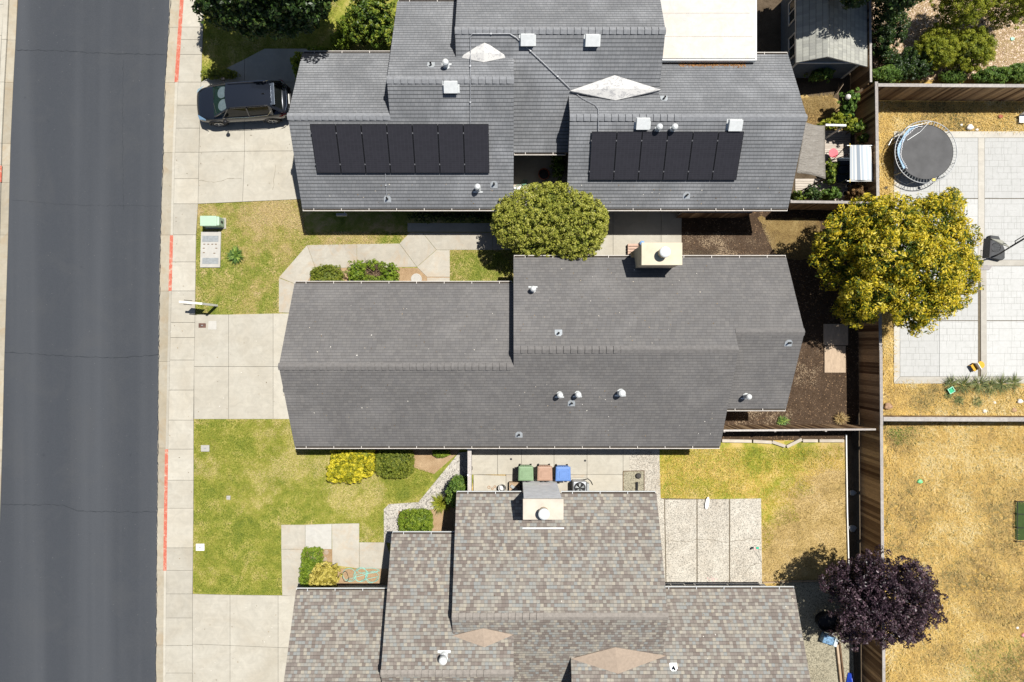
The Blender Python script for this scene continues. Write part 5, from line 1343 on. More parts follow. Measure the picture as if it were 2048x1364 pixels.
    for s in (-1, 1):
        for a_, b_, wd in ((p('fb', s), p('ft', s), .07), (p('mb_', s), (.42, s * .60, 1.56), .05), (p('rt', s), p('rb', s), .14), (p('rm', s), p('rt', s), .16), ((-.45, s * .825, 1.04), (-.5, s * .60, 1.57), .06)):
            pl = MB(); pl.bar(a_, b_, wd, .05); pl.build('pillar', pm, body)
        rl = MB(); rl.tube([(.3, s * .575, 1.64), (.2, s * .575, 1.675), (-1.4, s * .56, 1.69), (-1.55, s * .56, 1.66)], .017, 6); rl.build('roof_rail', M['darkmetal'], rfo)
        cs = MB(); cs.tube([(.86, s * .84, 1.03), (-.4, s * .86, 1.05), (-1.35, s * .84, 1.11), (-1.6, s * .70, 1.36)], .013, 6); cs.build('window_trim', chrome, body)
        # front wing fill between hood and windshield base
    sp = MB(); sp.box(-1.88, -1.66, -.52, .52, 1.585, 1.615); sp.build('spoiler', plain('spoiler_paint', (.10, .12, .15), .25, .4), rfo, bevel=.012)
    an = MB(); an.add([(-1.28, -.02, 1.67), (-1.42, -.03, 1.67), (-1.42, .03, 1.67), (-1.28, .02, 1.67), (-1.40, 0, 1.75)], [(0, 1, 4), (1, 2, 4), (2, 3, 4), (3, 0, 4)]); an.build('antenna_fin', M['black'], rfo)
    for s in (-1, 1):
        mr = MB(); mr.tube([(.72, s * .87, 1.02), (.74, s * .95, 1.06)], .03, 6); mr.lathe((.72, s * 1.03, 1.08), [(.02, -.08), (.09, -.05), (.105, 0), (.09, .06), (.02, .09)], 14); mr.build('side_mirror', M['black'], o, smooth=True)
        hl = MB(); hl.add([(2.13, s * .50, .80), (1.68, s * .80, .93), (1.72, s * .845, .86), (2.08, s * .72, .74)], [(0, 1, 2, 3) if s < 0 else (3, 2, 1, 0)])
        hl.v = [(x + .02, y * 1.02, z + .03) for x, y, z in hl.v]; hl.build('headlight', plain('headlight_lens', (.35, .55, .75), .1, .5), o)
        tl = MB(); tl.add([(-1.82, s * .885, 1.03), (-2.08, s * .80, 1.09), (-2.20, s * .70, .96), (-1.95, s * .86, .92)], [(0, 1, 2, 3) if s > 0 else (3, 2, 1, 0)])
        tl.v = [(x - .025, y * 1.035, z + .03) for x, y, z in tl.v]; tl.build('tail_light', plain('tail_light_lens', (.45, .012, .012), .15), o)
    bp = MB(); bp.tube([(-2.12, -.66, .98), (-2.24, -.4, 1.0), (-2.27, 0, 1.0), (-2.24, .4, 1.0), (-2.12, .66, .98)], .022, 6); bp.build('tailgate_trim', chrome, o)
    bu = MB(); bu.tube([(-2.05, -.84, .55), (-2.28, -.6, .55), (-2.34, 0, .55), (-2.28, .6, .55), (-2.05, .84, .55)], .06, 8); bu.build('rear_bumper', M['black'], o, smooth=True)
    pt = MB(); pt.box(-2.33, -2.30, -.24, .24, .70, .84); pt.build('licence_plate', M['white'], o)
    for s in (-1, 1):
        wp = MB(); wp.tube([(1.24, s * .1, 1.075), (1.12, s * .62, 1.12)], .012, 5); wp.build('wiper', M['black'], body)
    rim = plain('alloy_rim', (.62, .63, .65), .25, .9, .03)
    for x in (1.32, -1.32):
        for s in (-1, 1):
            w = MB(); Mx = Matrix.Rotation(R(90) * -s, 4, 'X')
            w.lathe((x, s * .80, .345), [(.2, -.11), (.30, -.115), (.345, -.08), (.345, .08), (.30, .115), (.22, .10)], 32, M=Mx)
            wo = w.build('wheel', M['black'], o, smooth=False)
            r = MB(); r.lathe((x, s * .80, .345), [(.225, .06), (.235, .10), (.215, .112), (.205, .07)], 32, M=Mx)
            for k in range(5):
                th = 2 * math.pi * k / 5 + .3; yy = s * .91
                for dth in (-.16, .16):
                    r.bar((x + .04 * math.cos(th), yy, .345 + .04 * math.sin(th)), (x + .215 * math.cos(th + dth), yy - s * .005, .345 + .215 * math.sin(th + dth)), .03, .035)
            r.lathe((x, s * .89, .345), [(.06, 0), (.05, .03), (.01, .035)], 16, M=Mx)
            r.build('rim', rim, wo)
            ar = MB()
            ar.tube([(x + .43 * math.cos(t_), s * .875, .345 + .43 * math.sin(t_)) for t_ in np.linspace(-.1, math.pi + .1, 14)], .045, 6); ar.build('wheel_arch', M['black'], body, smooth=True)
    return o
car()

# real estate post: white post, arm and hanging board
bx_, by_ = P(434, 611).x, P(434, 611).y
so_ = T('sign_post', (bx_, by_, 0), 'white hanging sign post at the sidewalk corner of the patchy lawn', 'sign')
ang = R(183)
ax = Vector((math.cos(ang), math.sin(ang) * .0 + .09, 0)).normalized()
b0 = Vector((bx_, by_, 0))
mb = MB(); mb.box(bx_ - .05, bx_ + .05, by_ - .05, by_ + .05, 0, 1.75); mb.build('post', M['white'], so_)
mb = MB(); t0 = b0 + Vector((0, 0, 1.55)); mb.bar(t0 - ax * -.05, t0 + ax * 1.12, .09, .09); mb.build('arm', M['white'], so_)
mb = MB(); mb.bar(t0 + ax * .35 - Vector((0, 0, .40)), t0 + ax * 1.02 - Vector((0, 0, .40)), .03, .55); bo = mb.build('sign_board', M['white'], so_)
for u in (.42, .95):
    mb = MB(); mb.tube([t0 + ax * u - Vector((0, 0, .04)), t0 + ax * u - Vector((0, 0, .13))], .008, 5); mb.build('hanger', M['darkmetal'], so_)
for s in (-1, 1):
    mb = MB(); n_ = Vector((-ax.y, ax.x, 0)); c = t0 + n_ * s * .10
    mb.bar(c + ax * .55 - Vector((0, 0, .03)), c + ax * .92 - Vector((0, 0, .03)), .03, .06); mb.build('sign_light', M['darkmetal'], so_)

# utility things on the lawn
M['pgreen'] = plain('utility_green', (.40, .54, .41), .5, var=.03)
a = P(403, 432, .7); b_ = P(446, 432, .7)
t_ = T('transformer_box', (*P(424, 446)[:2], 0), 'pale green utility cabinet on the lawn by the sidewalk', 'utility box')
mb = MB(); c = P(432, 447, 0); mb.box(c.x - .50, c.x + .52, c.y - .27, c.y + .27, 0, .07); mb.build('base_pad', M['concrete'], t_)
mb = MB(); mb.box(c.x - .44, c.x + .46, c.y - .23, c.y + .23, .07, .72); mb.build('cabinet', M['pgreen'], t_, bevel=.05)
mb = MB(); mb.box(c.x - .46, c.x + .34, c.y - .25, c.y + .25, .70, .76); mb.build('lid', M['pgreen'], t_, bevel=.025)
mb = MB(); mb.box(c.x + .462, c.x + .49, c.y - .05, c.y + .05, .35, .5); mb.build('latch', M['darkmetal'], t_)
t_ = T('utility_vault', (*P(422, 499)[:2], 0), 'white concrete utility vault lid with two grey hatches', 'vault lid')
mb = MB(); mb.prism(pp([(403.5, 464), (443, 464), (441, 535), (401.5, 535)]), 0, .075, t=.6); mb.build('lid_frame', M['concrete_new'], t_)
M['hatch'] = plain('hatch_steel', (.36, .38, .38), .45, .4)
for y in (472, 516):
    mb = MB(); mb.prism(pp([(406.5, y), (438.5, y), (438, y + 12), (406, y + 12)]), .076, .09); mb.build('hatch', M['hatch'], t_)
for x, y in ((410, 489), (418, 489), (426, 489), (433, 489), (409, 497), (434, 497), (409, 506), (430, 507)):
    mb = MB(); mb.prism(pp([(x - 2, y - 1), (x + 2, y - 1), (x + 2, y + .6), (x - 2, y + .6)]), .076, .079); mb.build('lifting_slot', M['timber_d'], t_)
def cover(name, cx, cy, w_, h_, mat, label, cat, z=.06, base=-.02):
    p0 = P(cx, cy); o = T(name, (p0.x, p0.y, 0), label, cat); s = H / F
    mb = MB(); mb.box(p0.x - w_ / 2 * s, p0.x + w_ / 2 * s, p0.y - h_ / 2 * s, p0.y + h_ / 2 * s, base, z); mb.build('lid', mat, o, bevel=.02)
    mb = MB(); mb.box(p0.x - .05, p0.x + .05, p0.y - .02, p0.y + .02, z + .001, z + .012); mb.build('handle', M['hatch'], o)
    return o
M['rust'] = plain('rusty_iron', (.13, .07, .055), .8, var=.2)
cover('meter_cover', 405.5, 651, 15, 9.5, M['rust'], 'rusty brown meter lid set in the middle driveway', 'meter lid', .068)
slb = MB(); slb.prism(pp([(418, 642), (434, 642), (434, 659), (417, 659)]), .05, .0605, t=.9); o_ = slb.build('concrete_patch', M['concrete_new'], kind='structure'); o_['label'] = 'pale patch of new concrete beside the rusty lid'
cover('valve_cover', 411, 896.5, 17, 13, M['concrete_new'], 'pale valve box lid near the top of the big lawn', 'valve box')
cover('valve_cover', 401, 1094, 17, 14, M['white'], 'bright white valve box lid at the sidewalk edge of the big lawn', 'valve box')
cover('valve_cover', 457.5, 995, 8, 8, M['concrete_new'], 'small round grey lid in the middle of the big lawn', 'valve box')
p0 = P(833, 558); mb = MB(); mb.lathe((p0.x, p0.y, 0), [(.27, 0), (.27, .05), (.22, .06), (.2, .05), (.01, .05)], 24); tag(mb.build('manhole_lid', M['concrete_new'], origin=p0), 'round white lid in the dirt beside the front path', 'lid')
for i, (x, y) in enumerate(((653, 1104), (650, 1118))):
    p0 = P(x, y); mb = MB(); mb.lathe((p0.x, p0.y, .03), [(.12, 0), (.12, .02), (.10, .03), (.01, .03)], 20)
    tag(mb.build('stepping_stone', plain('stone_disc', (.36, .28, .21), .9), origin=p0), ('upper' if i == 0 else 'lower') + ' small round disc in the dirt beside the lower hedge', 'stone')

# hoses
def hose(name, circles, r, mat, label, z=.05, seed=1):
    rnd = random.Random(seed); pts = []
    for (cx, cy, rx, ry, turns) in circles:
        n_ = int(26 * turns)
        for i in range(n_):
            th = 2 * math.pi * i / 26 + rnd.random() * .03; k = 1 + .12 * math.sin(th * 1.7 + cx)
            p = P(cx + rx * k * math.cos(th), cy + ry * k * math.sin(th)); p.z = z + .012 * (i % 5) + .01 * rnd.random(); pts.append(p)
    mb = MB(); mb.tube(pts, r, 6); return tag(mb.build(name, mat, origin=pts[0], smooth=True), label, 'hose')
M['teal'] = plain('teal_hose', (.26, .55, .47), .4); M['green'] = plain('dark_green_metal', (.06, .20, .12), .5)
hose('garden_hose', [(722, 1148, 13, 13, 2.3), (745, 1152, 12, 12, 1.7), (700, 1148, 12, 14, 1.4), (738, 1140, 20, 6, 1.1)], .014, M['teal'], 'tangled teal garden hose in the lower dirt bed', z=.07, seed=2)
hose('garden_hose', [(692, 1152, 6, 10, 1.0)], .014, M['darkmetal'], 'short dark hose loop beside the teal hose', z=.1, seed=3)
hose('wire_trellis', [(1048, 366, 5, 5, 1.4), (1056, 372, 10, 10, .8), (1038, 375, 6, 4, 1.0), (1046, 382, 13, 6, .7)], .013, plain('verdigris_wire', (.16, .34, .24), .5), 'curly green wire ornament on the courtyard floor', z=.08, seed=5)
p0 = P(1032, 383); mb = MB()
for i in range(8):
    rr2 = random.Random(i); mb.lathe((p0.x + rr2.uniform(-.1, .2), p0.y + rr2.uniform(-.2, .2), .05), [(.05, 0), (.07, .06), (.05, .12), (.01, .13)], 10)
tag(mb.build('rock_pile', M['metal_white'], origin=p0), 'small heap of pale stones in the courtyard', 'stones')
# planter pot in the courtyard
def pot(px, py, r, h, mat, label, name='plant_pot'):
    p0 = P(px, py); o = T(name, p0, label, 'pot')
    mb = MB(); mb.lathe(p0, [(r * .7, .035), (r * .95, h * .85), (r * 1.08, h * .88), (r * 1.08, h), (r * .95, h), (r * .92, h * .8), (.01, h * .8)], 24); mb.build('pot_body', mat, o)
    m2 = MB(); m2.lathe(p0, [(r * .9, h * .8), (r * .9, h * .82), (.01, h * .84)], 20); m2.build('soil', M['black'], o)
    return o
M['terra'] = plain('terracotta', (.34, .10, .055), .6)
pot(1087, 352, .26, .45, M['terra'], 'terracotta pot on the courtyard floor')

# waste bins
def bin_(mat, label, x, y):
    o = T('waste_bin', (x, y, .03), label, 'waste bin', 'three wheeled waste bins by the chimney')
    mb = MB(); vs = []
    for z, w_, d_ in ((.06, .24, .26), (1.0, .30, .335)): vs += [(x - w_, y - d_, z), (x + w_, y - d_, z), (x + w_, y + d_, z), (x - w_, y + d_, z)]
    mb.add(vs, [(3, 2, 1, 0), (4, 5, 6, 7), (0, 1, 5, 4), (1, 2, 6, 5), (2, 3, 7, 6), (3, 0, 4, 7)]); mb.build('bin_body', mat, o, bevel=.03)
    mb = MB(); vs = []
    prof = ((1.0, .365, .345), (1.03, .375, .355), (1.06, .35, .325), (1.075, .30, .27))
    for z, w_, d_ in prof: vs += [(x - w_, y - d_ * 1.0, z), (x + w_, y - d_, z), (x + w_ * .95, y + d_, z), (x - w_ * .95, y + d_, z)]
    fs = [(3, 2, 1, 0), (12, 13, 14, 15)] + [(4 * i + k, 4 * i + (k + 1) % 4, 4 * i + 4 + (k + 1) % 4, 4 * i + 4 + k) for i in range(3) for k in range(4)]
    mb.add(vs, fs)
    mb.box(x - .19, x + .19, y - .2, y + .12, 1.076, 1.10)
    for s in (-1, 1): mb.bar((x + s * .24, y + .24, 1.078), (x + s * .29, y + .12, 1.078), .03, .02); mb.box(x + s * .27 - .012, x + s * .27 + .012, y - .24, y + .05, 1.07, 1.085)
    l_ = mb.build('lid', mat, o, bevel=.012)
    mb = MB()
    for k in range(5): mb.box(x - .17 + k * .08, x - .14 + k * .08, y + .345, y + .39, 1.0, 1.06)
    mb.build('hinge', mat, l_)
    mb = MB(); mb.tube([(x - .28, y + .37, .96), (x + .28, y + .37, .96)], .016, 8); mb.build('handle', mat, o)
    for s in (-1, 1):
        w = MB(); w.lathe((x + s * .27, y + .19, .13), [(.03, -.03), (.12, -.03), (.13, 0), (.12, .03), (.03, .03)], 20, M=Matrix.Rotation(R(90), 4, 'Y')); w.build('wheel', M['black'], o)
    mb = MB(); mb.box(x - .16, x - .03, y - .40, y - .352, 1.0, 1.03); mb.box(x + .05, x + .18, y - .40, y - .352, 1.0, 1.03); mb.build('front_grip', M['black'], l_)
bin_(plain('bin_green', (.20, .30, .17), .45, var=.03), 'green waste bin, left of the row', .67, -6.40)
bin_(plain('bin_brown', (.38, .24, .17), .45, var=.03), 'brown waste bin between the green and blue ones', 1.585, -6.40)
bin_(plain('bin_blue', (.12, .23, .52), .45, var=.03), 'blue waste bin, right of the row', 2.47, -6.42)

# air conditioner
t_ = T('air_conditioner', (3.3, -7.15, .03), 'air conditioner with a round fan grille against the lowest house', 'air conditioner')
mb = MB(); mb.box(2.98, 3.62, -7.47, -6.85, .10, .80); mb.build('casing', plain('ac_casing', (.50, .52, .55), .4, .3), t_, bevel=.05)
mb = MB(); mb.lathe((3.3, -7.14, .80), [(.27, .0), (.27, .012), (.01, .012)], 32); mb.build('fan_well', M['black'], t_)
mb = MB()
for k in range(5):
    th = 2 * math.pi * k / 5; c = Vector((3.3, -7.14, .825)); mb.add([c + Vector((math.cos(th) * .05, math.sin(th) * .05, 0)), c + Vector((math.cos(th) * .22, math.sin(th) * .22, -.005)), c + Vector((math.cos(th + .65) * .22, math.sin(th + .65) * .22, .004)), c + Vector((math.cos(th + .5) * .05, math.sin(th + .5) * .05, .003))], [(0, 1, 2, 3)])
mb.build('fan_blade', M['hatch'], t_)
mb = MB()
for r in (.10, .17, .24, .28): mb.ring((3.3, -7.14, .845), r, .005, 32, 4)
for k in range(10):
    th = 2 * math.pi * k / 10; mb.tube([(3.3, -7.14, .85), (3.3 + .28 * math.cos(th), -7.14 + .28 * math.sin(th), .845)], .004, 4)
mb.build('grille', M['darkmetal'], t_)
mb = MB(); mb.box(3.66, 3.76, -7.45, -6.95, .4, .75); mb.build('service_box', M['hatch'], t_); mb = MB(); mb.tube([(3.5, -6.8, .6), (3.7, -6.72, .7), (3.85, -6.85, .65), (3.95, -7.05, .5)], .025, 6); mb.build('pipe', M['black'], t_)
mb = MB(); mb.box(2.93, 3.80, -7.5, -6.8, .025, .10); mb.build('base_pad', M['concrete'], t_)

# clutter in the side yard
p0 = P(1004, 973); t_ = T('bucket', p0, 'white bucket with a black ring on the side yard slab', 'bucket')
mb = MB(); mb.lathe(p0, [(.14, .03), (.17, .38), (.18, .40), (.165, .40), (.13, .06), (.01, .06)], 24); mb.build('bucket_body', M['white'], t_)
mb = MB(); mb.ring((p0.x + .03, p0.y + .02, .41), .15, .014, 28, 6); mb.build('rim_ring', M['darkmetal'], t_)
for i, (x, y, r) in enumerate(((978, 974, .06), (985, 977, .045), (990, 973, .05))):
    p0 = P(x, y); mb = MB(); mb.ring((p0.x, p0.y, .05), r, .014, 18, 5); tag(mb.build('rusty_ring', plain('rust_orange', (.42, .22, .10), .7), origin=p0), ('leftmost', 'lower middle', 'rightmost')[i] + ' rusty ring left of the white bucket', 'ring')
p0 = P(1003, 983); mb = MB(); mb.lathe(p0 + Vector((0, 0, .03)), [(.04, 0), (.07, .06), (.05, .14), (.01, .16)], 10); tag(mb.build('dark_stone', M['black'], origin=p0), 'small black lump below the white bucket', 'stone')
p0 = P(1029, 974); t_ = T('wooden_crate', p0, 'open wooden crate left of the pale chimney', 'crate')
mb = MB()
for x0, x1, y0, y1 in ((-.26, .26, -.3, -.275), (-.26, .26, .275, .3), (-.26, -.235, -.274, .274), (.235, .26, -.274, .274)): mb.box(p0.x + x0, p0.x + x1, p0.y + y0, p0.y + y1, .03, .34)
mb.box(p0.x - .234, p0.x + .234, p0.y - .274, p0.y + .274, .03, .16); mb.build('crate_frame', M['timber'], t_)
mb = MB(); mb.bar((p0.x - .18, p0.y + .12, .22), (p0.x + .15, p0.y - .1, .25), .14, .08); mb.build('tool', M['hatch'], t_)
for i, (x, y) in enumerate(((1022, 918), (1170, 921))):
    p0 = P(x, y); mb = MB(); mb.lathe(p0, [(.055, .031), (.055, .038), (.01, .04)], 16); tag(mb.build('floor_drain', M['darkmetal'], origin=p0), 'small black drain cap above the ' + ('green bin' if i == 0 else 'air conditioner'), 'drain')
t_ = T('planter', (*P(1266, 963)[:2], 0), 'square sandy planting hole in the aggregate strip', 'planter')
mb = MB(); mb.prism(pp([(1247, 943), (1287, 942), (1287, 986), (1246, 986)]), .0, .036); mb.build('sand', M['gravel_grey'], t_)
mb = MB()
for q in (((1246, 942), (1288, 941)), ((1246, 943), (1246, 986)), ((1288, 942), (1288, 986))): mb.bar(P(*q[0]) + Vector((0, 0, .03)), P(*q[1]) + Vector((0, 0, .03)), .03, .07)
mb.build('frame', M['timber_d'], t_)
p0 = P(1276, 951); mb = MB(); mb.lathe(p0 + Vector((0, 0, .036)), [(.13, 0), (.15, .06), (.10, .13), (.01, .15)], 9); tag(mb.build('dark_rock', plain('dark_rock_stone', (.07, .065, .06), .9), origin=p0), 'dark rock in the square planting hole', 'rock')
p0 = P(1273, 972); mb = MB(); mb.bar(p0 + Vector((-.0, -.3, .08)), p0 + Vector((.01, .22, .12)), .09, .08); tag(mb.build('short_pipe', M['black'], origin=p0), 'black pipe lying in the square planting hole', 'pipe')
# chairs / crates north of the cream chimney
t_ = T('brick_stack', (*P(1265, 500)[:2], 0), 'pinkish wooden crate behind the cream chimney', 'crate')
mb = MB(); c = P(1266, 500)
for i in range(4): mb.box(c.x - .30, c.x + .30, c.y - .26 + i * .14, c.y - .15 + i * .14, .26, .30)
for sx in (-.29, .25): mb.box(c.x + sx, c.x + sx + .04, c.y - .26, c.y + .27, .035, .259)
mb.build('slats', plain('pink_timber', (.52, .36, .28), .8), t_)
t_.name = 'wooden_crate'
p0 = P(1281, 489); mb = MB(); mb.lathe(p0, [(.12, .035), (.13, .3), (.11, .5), (.02, .52)], 14); tag(mb.build('blue_container', plain('blue_plastic', (.15, .32, .62), .4), origin=p0), 'small blue container behind the cream chimney', 'container')
# lying white board on the patio
p0 = P(1413, 1005); mb = MB(); pts = []
for i in range(24):
    th = 2 * math.pi * i / 24; pts.append((p0.x + .095 * math.cos(th) + .05 * math.sin(th), p0.y + .31 * math.sin(th)))
mb.prism(pts, .10, .14); mb.box(p0.x - .03, p0.x + .03, p0.y - .1, p0.y + .1, .04, .10); tag(mb.build('paddle', M['white'], origin=p0), 'long white oval board lying on the aggregate patio edge', 'board')
# marker flag
t_ = T('marker_flag', P(1523, 1125), 'small green flag on a bent wire at the patio edge', 'flag')
mb = MB(); mb.tube([P(1523, 1126, .03), P(1520, 1112, .25), P(1516, 1098, .45)], .006, 5); mb.build('wire', M['darkmetal'], t_)
mb = MB(); a = P(1512, 1098, .44); mb.box(a.x, a.x + .14, a.y, a.y + .10, .44, .45); mb.build('flag', plain('flag_green', (.02, .42, .25), .6), t_)
mb = MB(); mb.box(a.x - .06, a.x + .02, a.y - .05, a.y + .06, .425, .435); mb.build('tag', plain('flag_pink', (.7, .35, .35), .6), t_)
# chalk marks on the patio
mb = MB(); rr_ = random.Random(5)
for i in range(16):
    x = 1422 + rr_.gauss(0, 7); y = 1157 + rr_.gauss(0, 2.5); mb.prism(pp([(x, y), (x + rr_.uniform(.8, 2.4), y + .4), (x + 1.2, y + rr_.uniform(1, 3.5))]), .05, .0545)
o_ = mb.build('chalk_mark', plain('pink_chalk', (.72, .40, .40), .95), kind='structure'); o_['label'] = 'faint pink chalk scribbles on the patio'
# plywood sheets
M['ply'] = wood('plywood', (.50, .38, .27), (.58, .46, .34), (3, .7, 1))
t_ = tag((lambda mb: (mb.prism(pp([(1648, 692), (1690, 692), (1690, 745), (1648, 745)]), .02, .07), mb.build('plywood_sheet', M['ply'], origin=P(1669, 718)))[1])(MB()), 'sunlit pale plywood sheet on the mulch', 'plywood')
t_ = tag((lambda mb: (mb.prism(pp([(1646, 648), (1695, 648), (1695, 690.5), (1646, 690.5)]), .02, .065), mb.build('plywood_sheet', M['ply'], origin=P(1669, 668)))[1])(MB()), 'shaded plywood sheet above the sunlit one', 'plywood')

# ---------------------------------------------------------------- trampoline
M['tramp_frame'] = plain('trampoline_frame', (.36, .37, .38), .45, .5)
tc = P(1852, 304, .8); R1 = 62.3 * (H - .8) / F; Rm_ = R1 * .875
t_ = T('trampoline', (tc.x, tc.y, .04), 'round black trampoline with a torn blue pad on the stamped patio', 'trampoline')
mb = MB(); mb.ring((tc.x, tc.y, .8), R1, .021, 64, 8); mb.build('frame', M['tramp_frame'], t_, smooth=True)
def matm():
    m, n, l, b = new_mat('trampoline_mat'); v = coords(n, l)
    l.new(ramp(n, l, noise(n, l, v, 1.5, 6, .6), [(0.3, (.05, .05, .052)), (0.7, (.085, .085, .088))]), b.inputs['Base Color']); b.inputs['Roughness'].default_value = .7
    return m
mb = MB(); n_ = 48; mb.add([(tc.x, tc.y, .77)] + [(tc.x + Rm_ * math.cos(6.28318 * i / n_), tc.y + Rm_ * math.sin(6.28318 * i / n_), .79) for i in range(n_)], [(0, i + 1, (i + 1) % n_ + 1) for i in range(n_)])
mb.build('jump_mat', matm(), t_, smooth=True)
mb = MB(); mb.ring((tc.x, tc.y, .792), Rm_, .012, 48, 5); mb.build('mat_edge', M['black'], t_)
sp = MB()
for i in range(60):
    th = 2 * math.pi * i / 60 + .03; sp.tube([(tc.x + Rm_ * math.cos(th), tc.y + Rm_ * math.sin(th), .79), (tc.x + R1 * math.cos(th), tc.y + R1 * math.sin(th), .80)], .011, 5)
sp.build('springs', M['hatch'], t_)
M['blue'] = plain('faded_blue_pad', (.28, .42, .56), .6, var=.2, scale=14)
pd = MB(); rr_ = random.Random(3)
for i in range(26):
    th = math.radians(118 + i * 4.2 - 10) if i < 26 else 0
    k0 = R1 * (.92 + .02 * math.sin(i * .5)); k1 = R1 * (.83 + .03 * math.sin(i * .45))
    th2 = th + math.radians(4.2)
    pd.add([(tc.x + k1 * math.cos(th), tc.y + k1 * math.sin(th), .84), (tc.x + k0 * math.cos(th), tc.y + k0 * math.sin(th), .85), (tc.x + k0 * math.cos(th2), tc.y + k0 * math.sin(th2), .85), (tc.x + k1 * math.cos(th2), tc.y + k1 * math.sin(th2), .84)], [(0, 1, 2, 3)])
pd.build('pad', M['blue'], t_)
mb = MB()
for i in range(22):
    th = math.radians(100 + i * 5.5); a = (tc.x + R1 * .83 * math.cos(th), tc.y + R1 * .83 * math.sin(th), .86); th2 = th + math.radians(5.5)
    b_ = (tc.x + R1 * (.83 + .03 * math.sin(i * .9)) * math.cos(th2), tc.y + R1 * (.83 + .03 * math.sin(i * .9)) * math.sin(th2), .88)
    mb.tube([a, b_], .02, 5)
mb.build('pad_lining', plain('pad_lining', (.66, .66, .68), .7), t_)
for k in range(4):
    th = math.radians(40 + 90 * k); th2 = th + math.radians(30); mb = MB(); f_ = lambda t, z, r=1: (tc.x + R1 * r * math.cos(t), tc.y + R1 * r * math.sin(t), z)
    mb.tube([f_(th, .8), f_(th, .08), f_((th + th2) / 2, .07, 1.0), f_(th2, .08), f_(th2, .8)], .022, 7); mb.build('leg', M['metal'], t_)
mb = MB(); mb.tube([f_(math.radians(150), .8), (tc.x - 1.0, tc.y + 1.15, .95), (tc.x - .3, tc.y + 1.3, 1.0), f_(math.radians(80), .82)], .015, 6)
mb.tube([(tc.x - .95, tc.y + .55, .86), (tc.x - .35, tc.y + .95, .9), (tc.x + .1, tc.y + 1.42, .86)], .012, 6); mb.build('net_pole', M['metal_white'], t_)
mb = MB(); mb.box(tc.x + .28, tc.x + .42, tc.y - 1.42, tc.y - 1.30, .82, .86); tag(mb.build('yellow_toy', plain('toy_yellow', (.75, .58, .12), .5), origin=(tc.x + .3, tc.y - 1.36, .8)), 'small yellow cloth on the lower rim of the trampoline', 'toy')
# green climbing frame behind the golden tree
t_ = T('climbing_frame', P(1905, 410), 'green metal dome frame half hidden by the golden tree', 'climbing frame')
mb = MB(); c = P(1896, 415)
for k in range(5):
    th = R(k * 36); mb.tube([(c.x + .75 * math.cos(th) * math.cos(p_), c.y + .75 * math.sin(th) * math.cos(p_), .04 + .55 * math.sin(p_)) for p_ in np.linspace(0, math.pi, 13)], .014, 6)
for z, r in ((.04, .75), (.35, .62)): mb.ring((c.x, c.y, z), r, .014, 16, 6)
mb.build('bars', M['green'], t_)

# ---------------------------------------------------------------- basketball hoop, tipped base with a long pole to the right
t_ = T('basketball_hoop', P(2000, 505), 'black portable basketball hoop standing on the stamped patio', 'basketball hoop')
c = P(1992, 505)
mb = MB(); mb.prism(pp([(1973, 472), (1990, 474), (2002, 500), (2002, 518), (1996, 522), (1973, 517)]), .05, .28); mb.build('base', plain('base_plastic', (.035, .038, .042), .5), t_, bevel=.03)
mb = MB()
q = [P(1968, 518, .9), P(1985, 511, 1.2), P(2019, 493, 1.6), P(2075, 462, 2.6)]
mb.tube([P(1990, 512, .2), P(2000, 507, .9), P(2019, 495, 1.6), P(2080, 458, 3.0)], .04, 8); mb.tube([P(2031, 487, 1.9), P(2030, 482, 2.05), P(2062, 463, 2.9)], .022, 6)
mb.build('pole', M['darkmetal'], t_, smooth=True)
mb = MB(); a = [P(1982, 477, 1.5), P(2004, 480, 1.6), P(2021, 495, 1.75), P(2002, 489, 1.6)]; b2 = [v - Vector((0, 0, .03)) for v in a]
mb.add(a + b2, [(0, 1, 2, 3), (7, 6, 5, 4), (0, 4, 5, 1), (1, 5, 6, 2), (2, 6, 7, 3), (3, 7, 4, 0)]); mb.build('backboard', plain('backboard_grey', (.30, .30, .25), .5), t_)
mb = MB(); mb.bar(P(1976, 476, 1.2), P(1973, 516, 1.2), .09, .5); mb.build('backboard_frame', M['darkmetal'], t_, bevel=.01)
mb = MB(); mb.ring(tuple(P(1992, 495, 1.3)), .22, .012, 24, 6); mb.build('rim', M['darkmetal'], t_)
mb = MB(); pts = [P(1972, 506, .8), P(1962, 500, .9), P(1962, 513, .9), P(1973, 515, .8)]; mb.tube(pts, .014, 5); mb.build('handle', M['darkmetal'], t_)
mb = MB(); rr_ = random.Random(2); cc = P(1992, 495, 1.3)
for i in range(14):
    th = 6.283 * i / 14; mb.tube([(cc.x + .22 * math.cos(th), cc.y + .22 * math.sin(th), 1.3), (cc.x + .13 * math.cos(th + .3), cc.y + .13 * math.sin(th + .3), .95)], .006, 4)
mb.build('net', M['black'], t_)
p0 = P(1966, 533); mb = MB(); mb.prism(pp([(1955, 529), (1984, 531), (1977, 540), (1955, 540)]), .045, .075); tag(mb.build('flat_panel', plain('panel_grey', (.30, .28, .27), .6), origin=p0), 'flat grey panel lying under the right tip of the golden tree', 'panel')
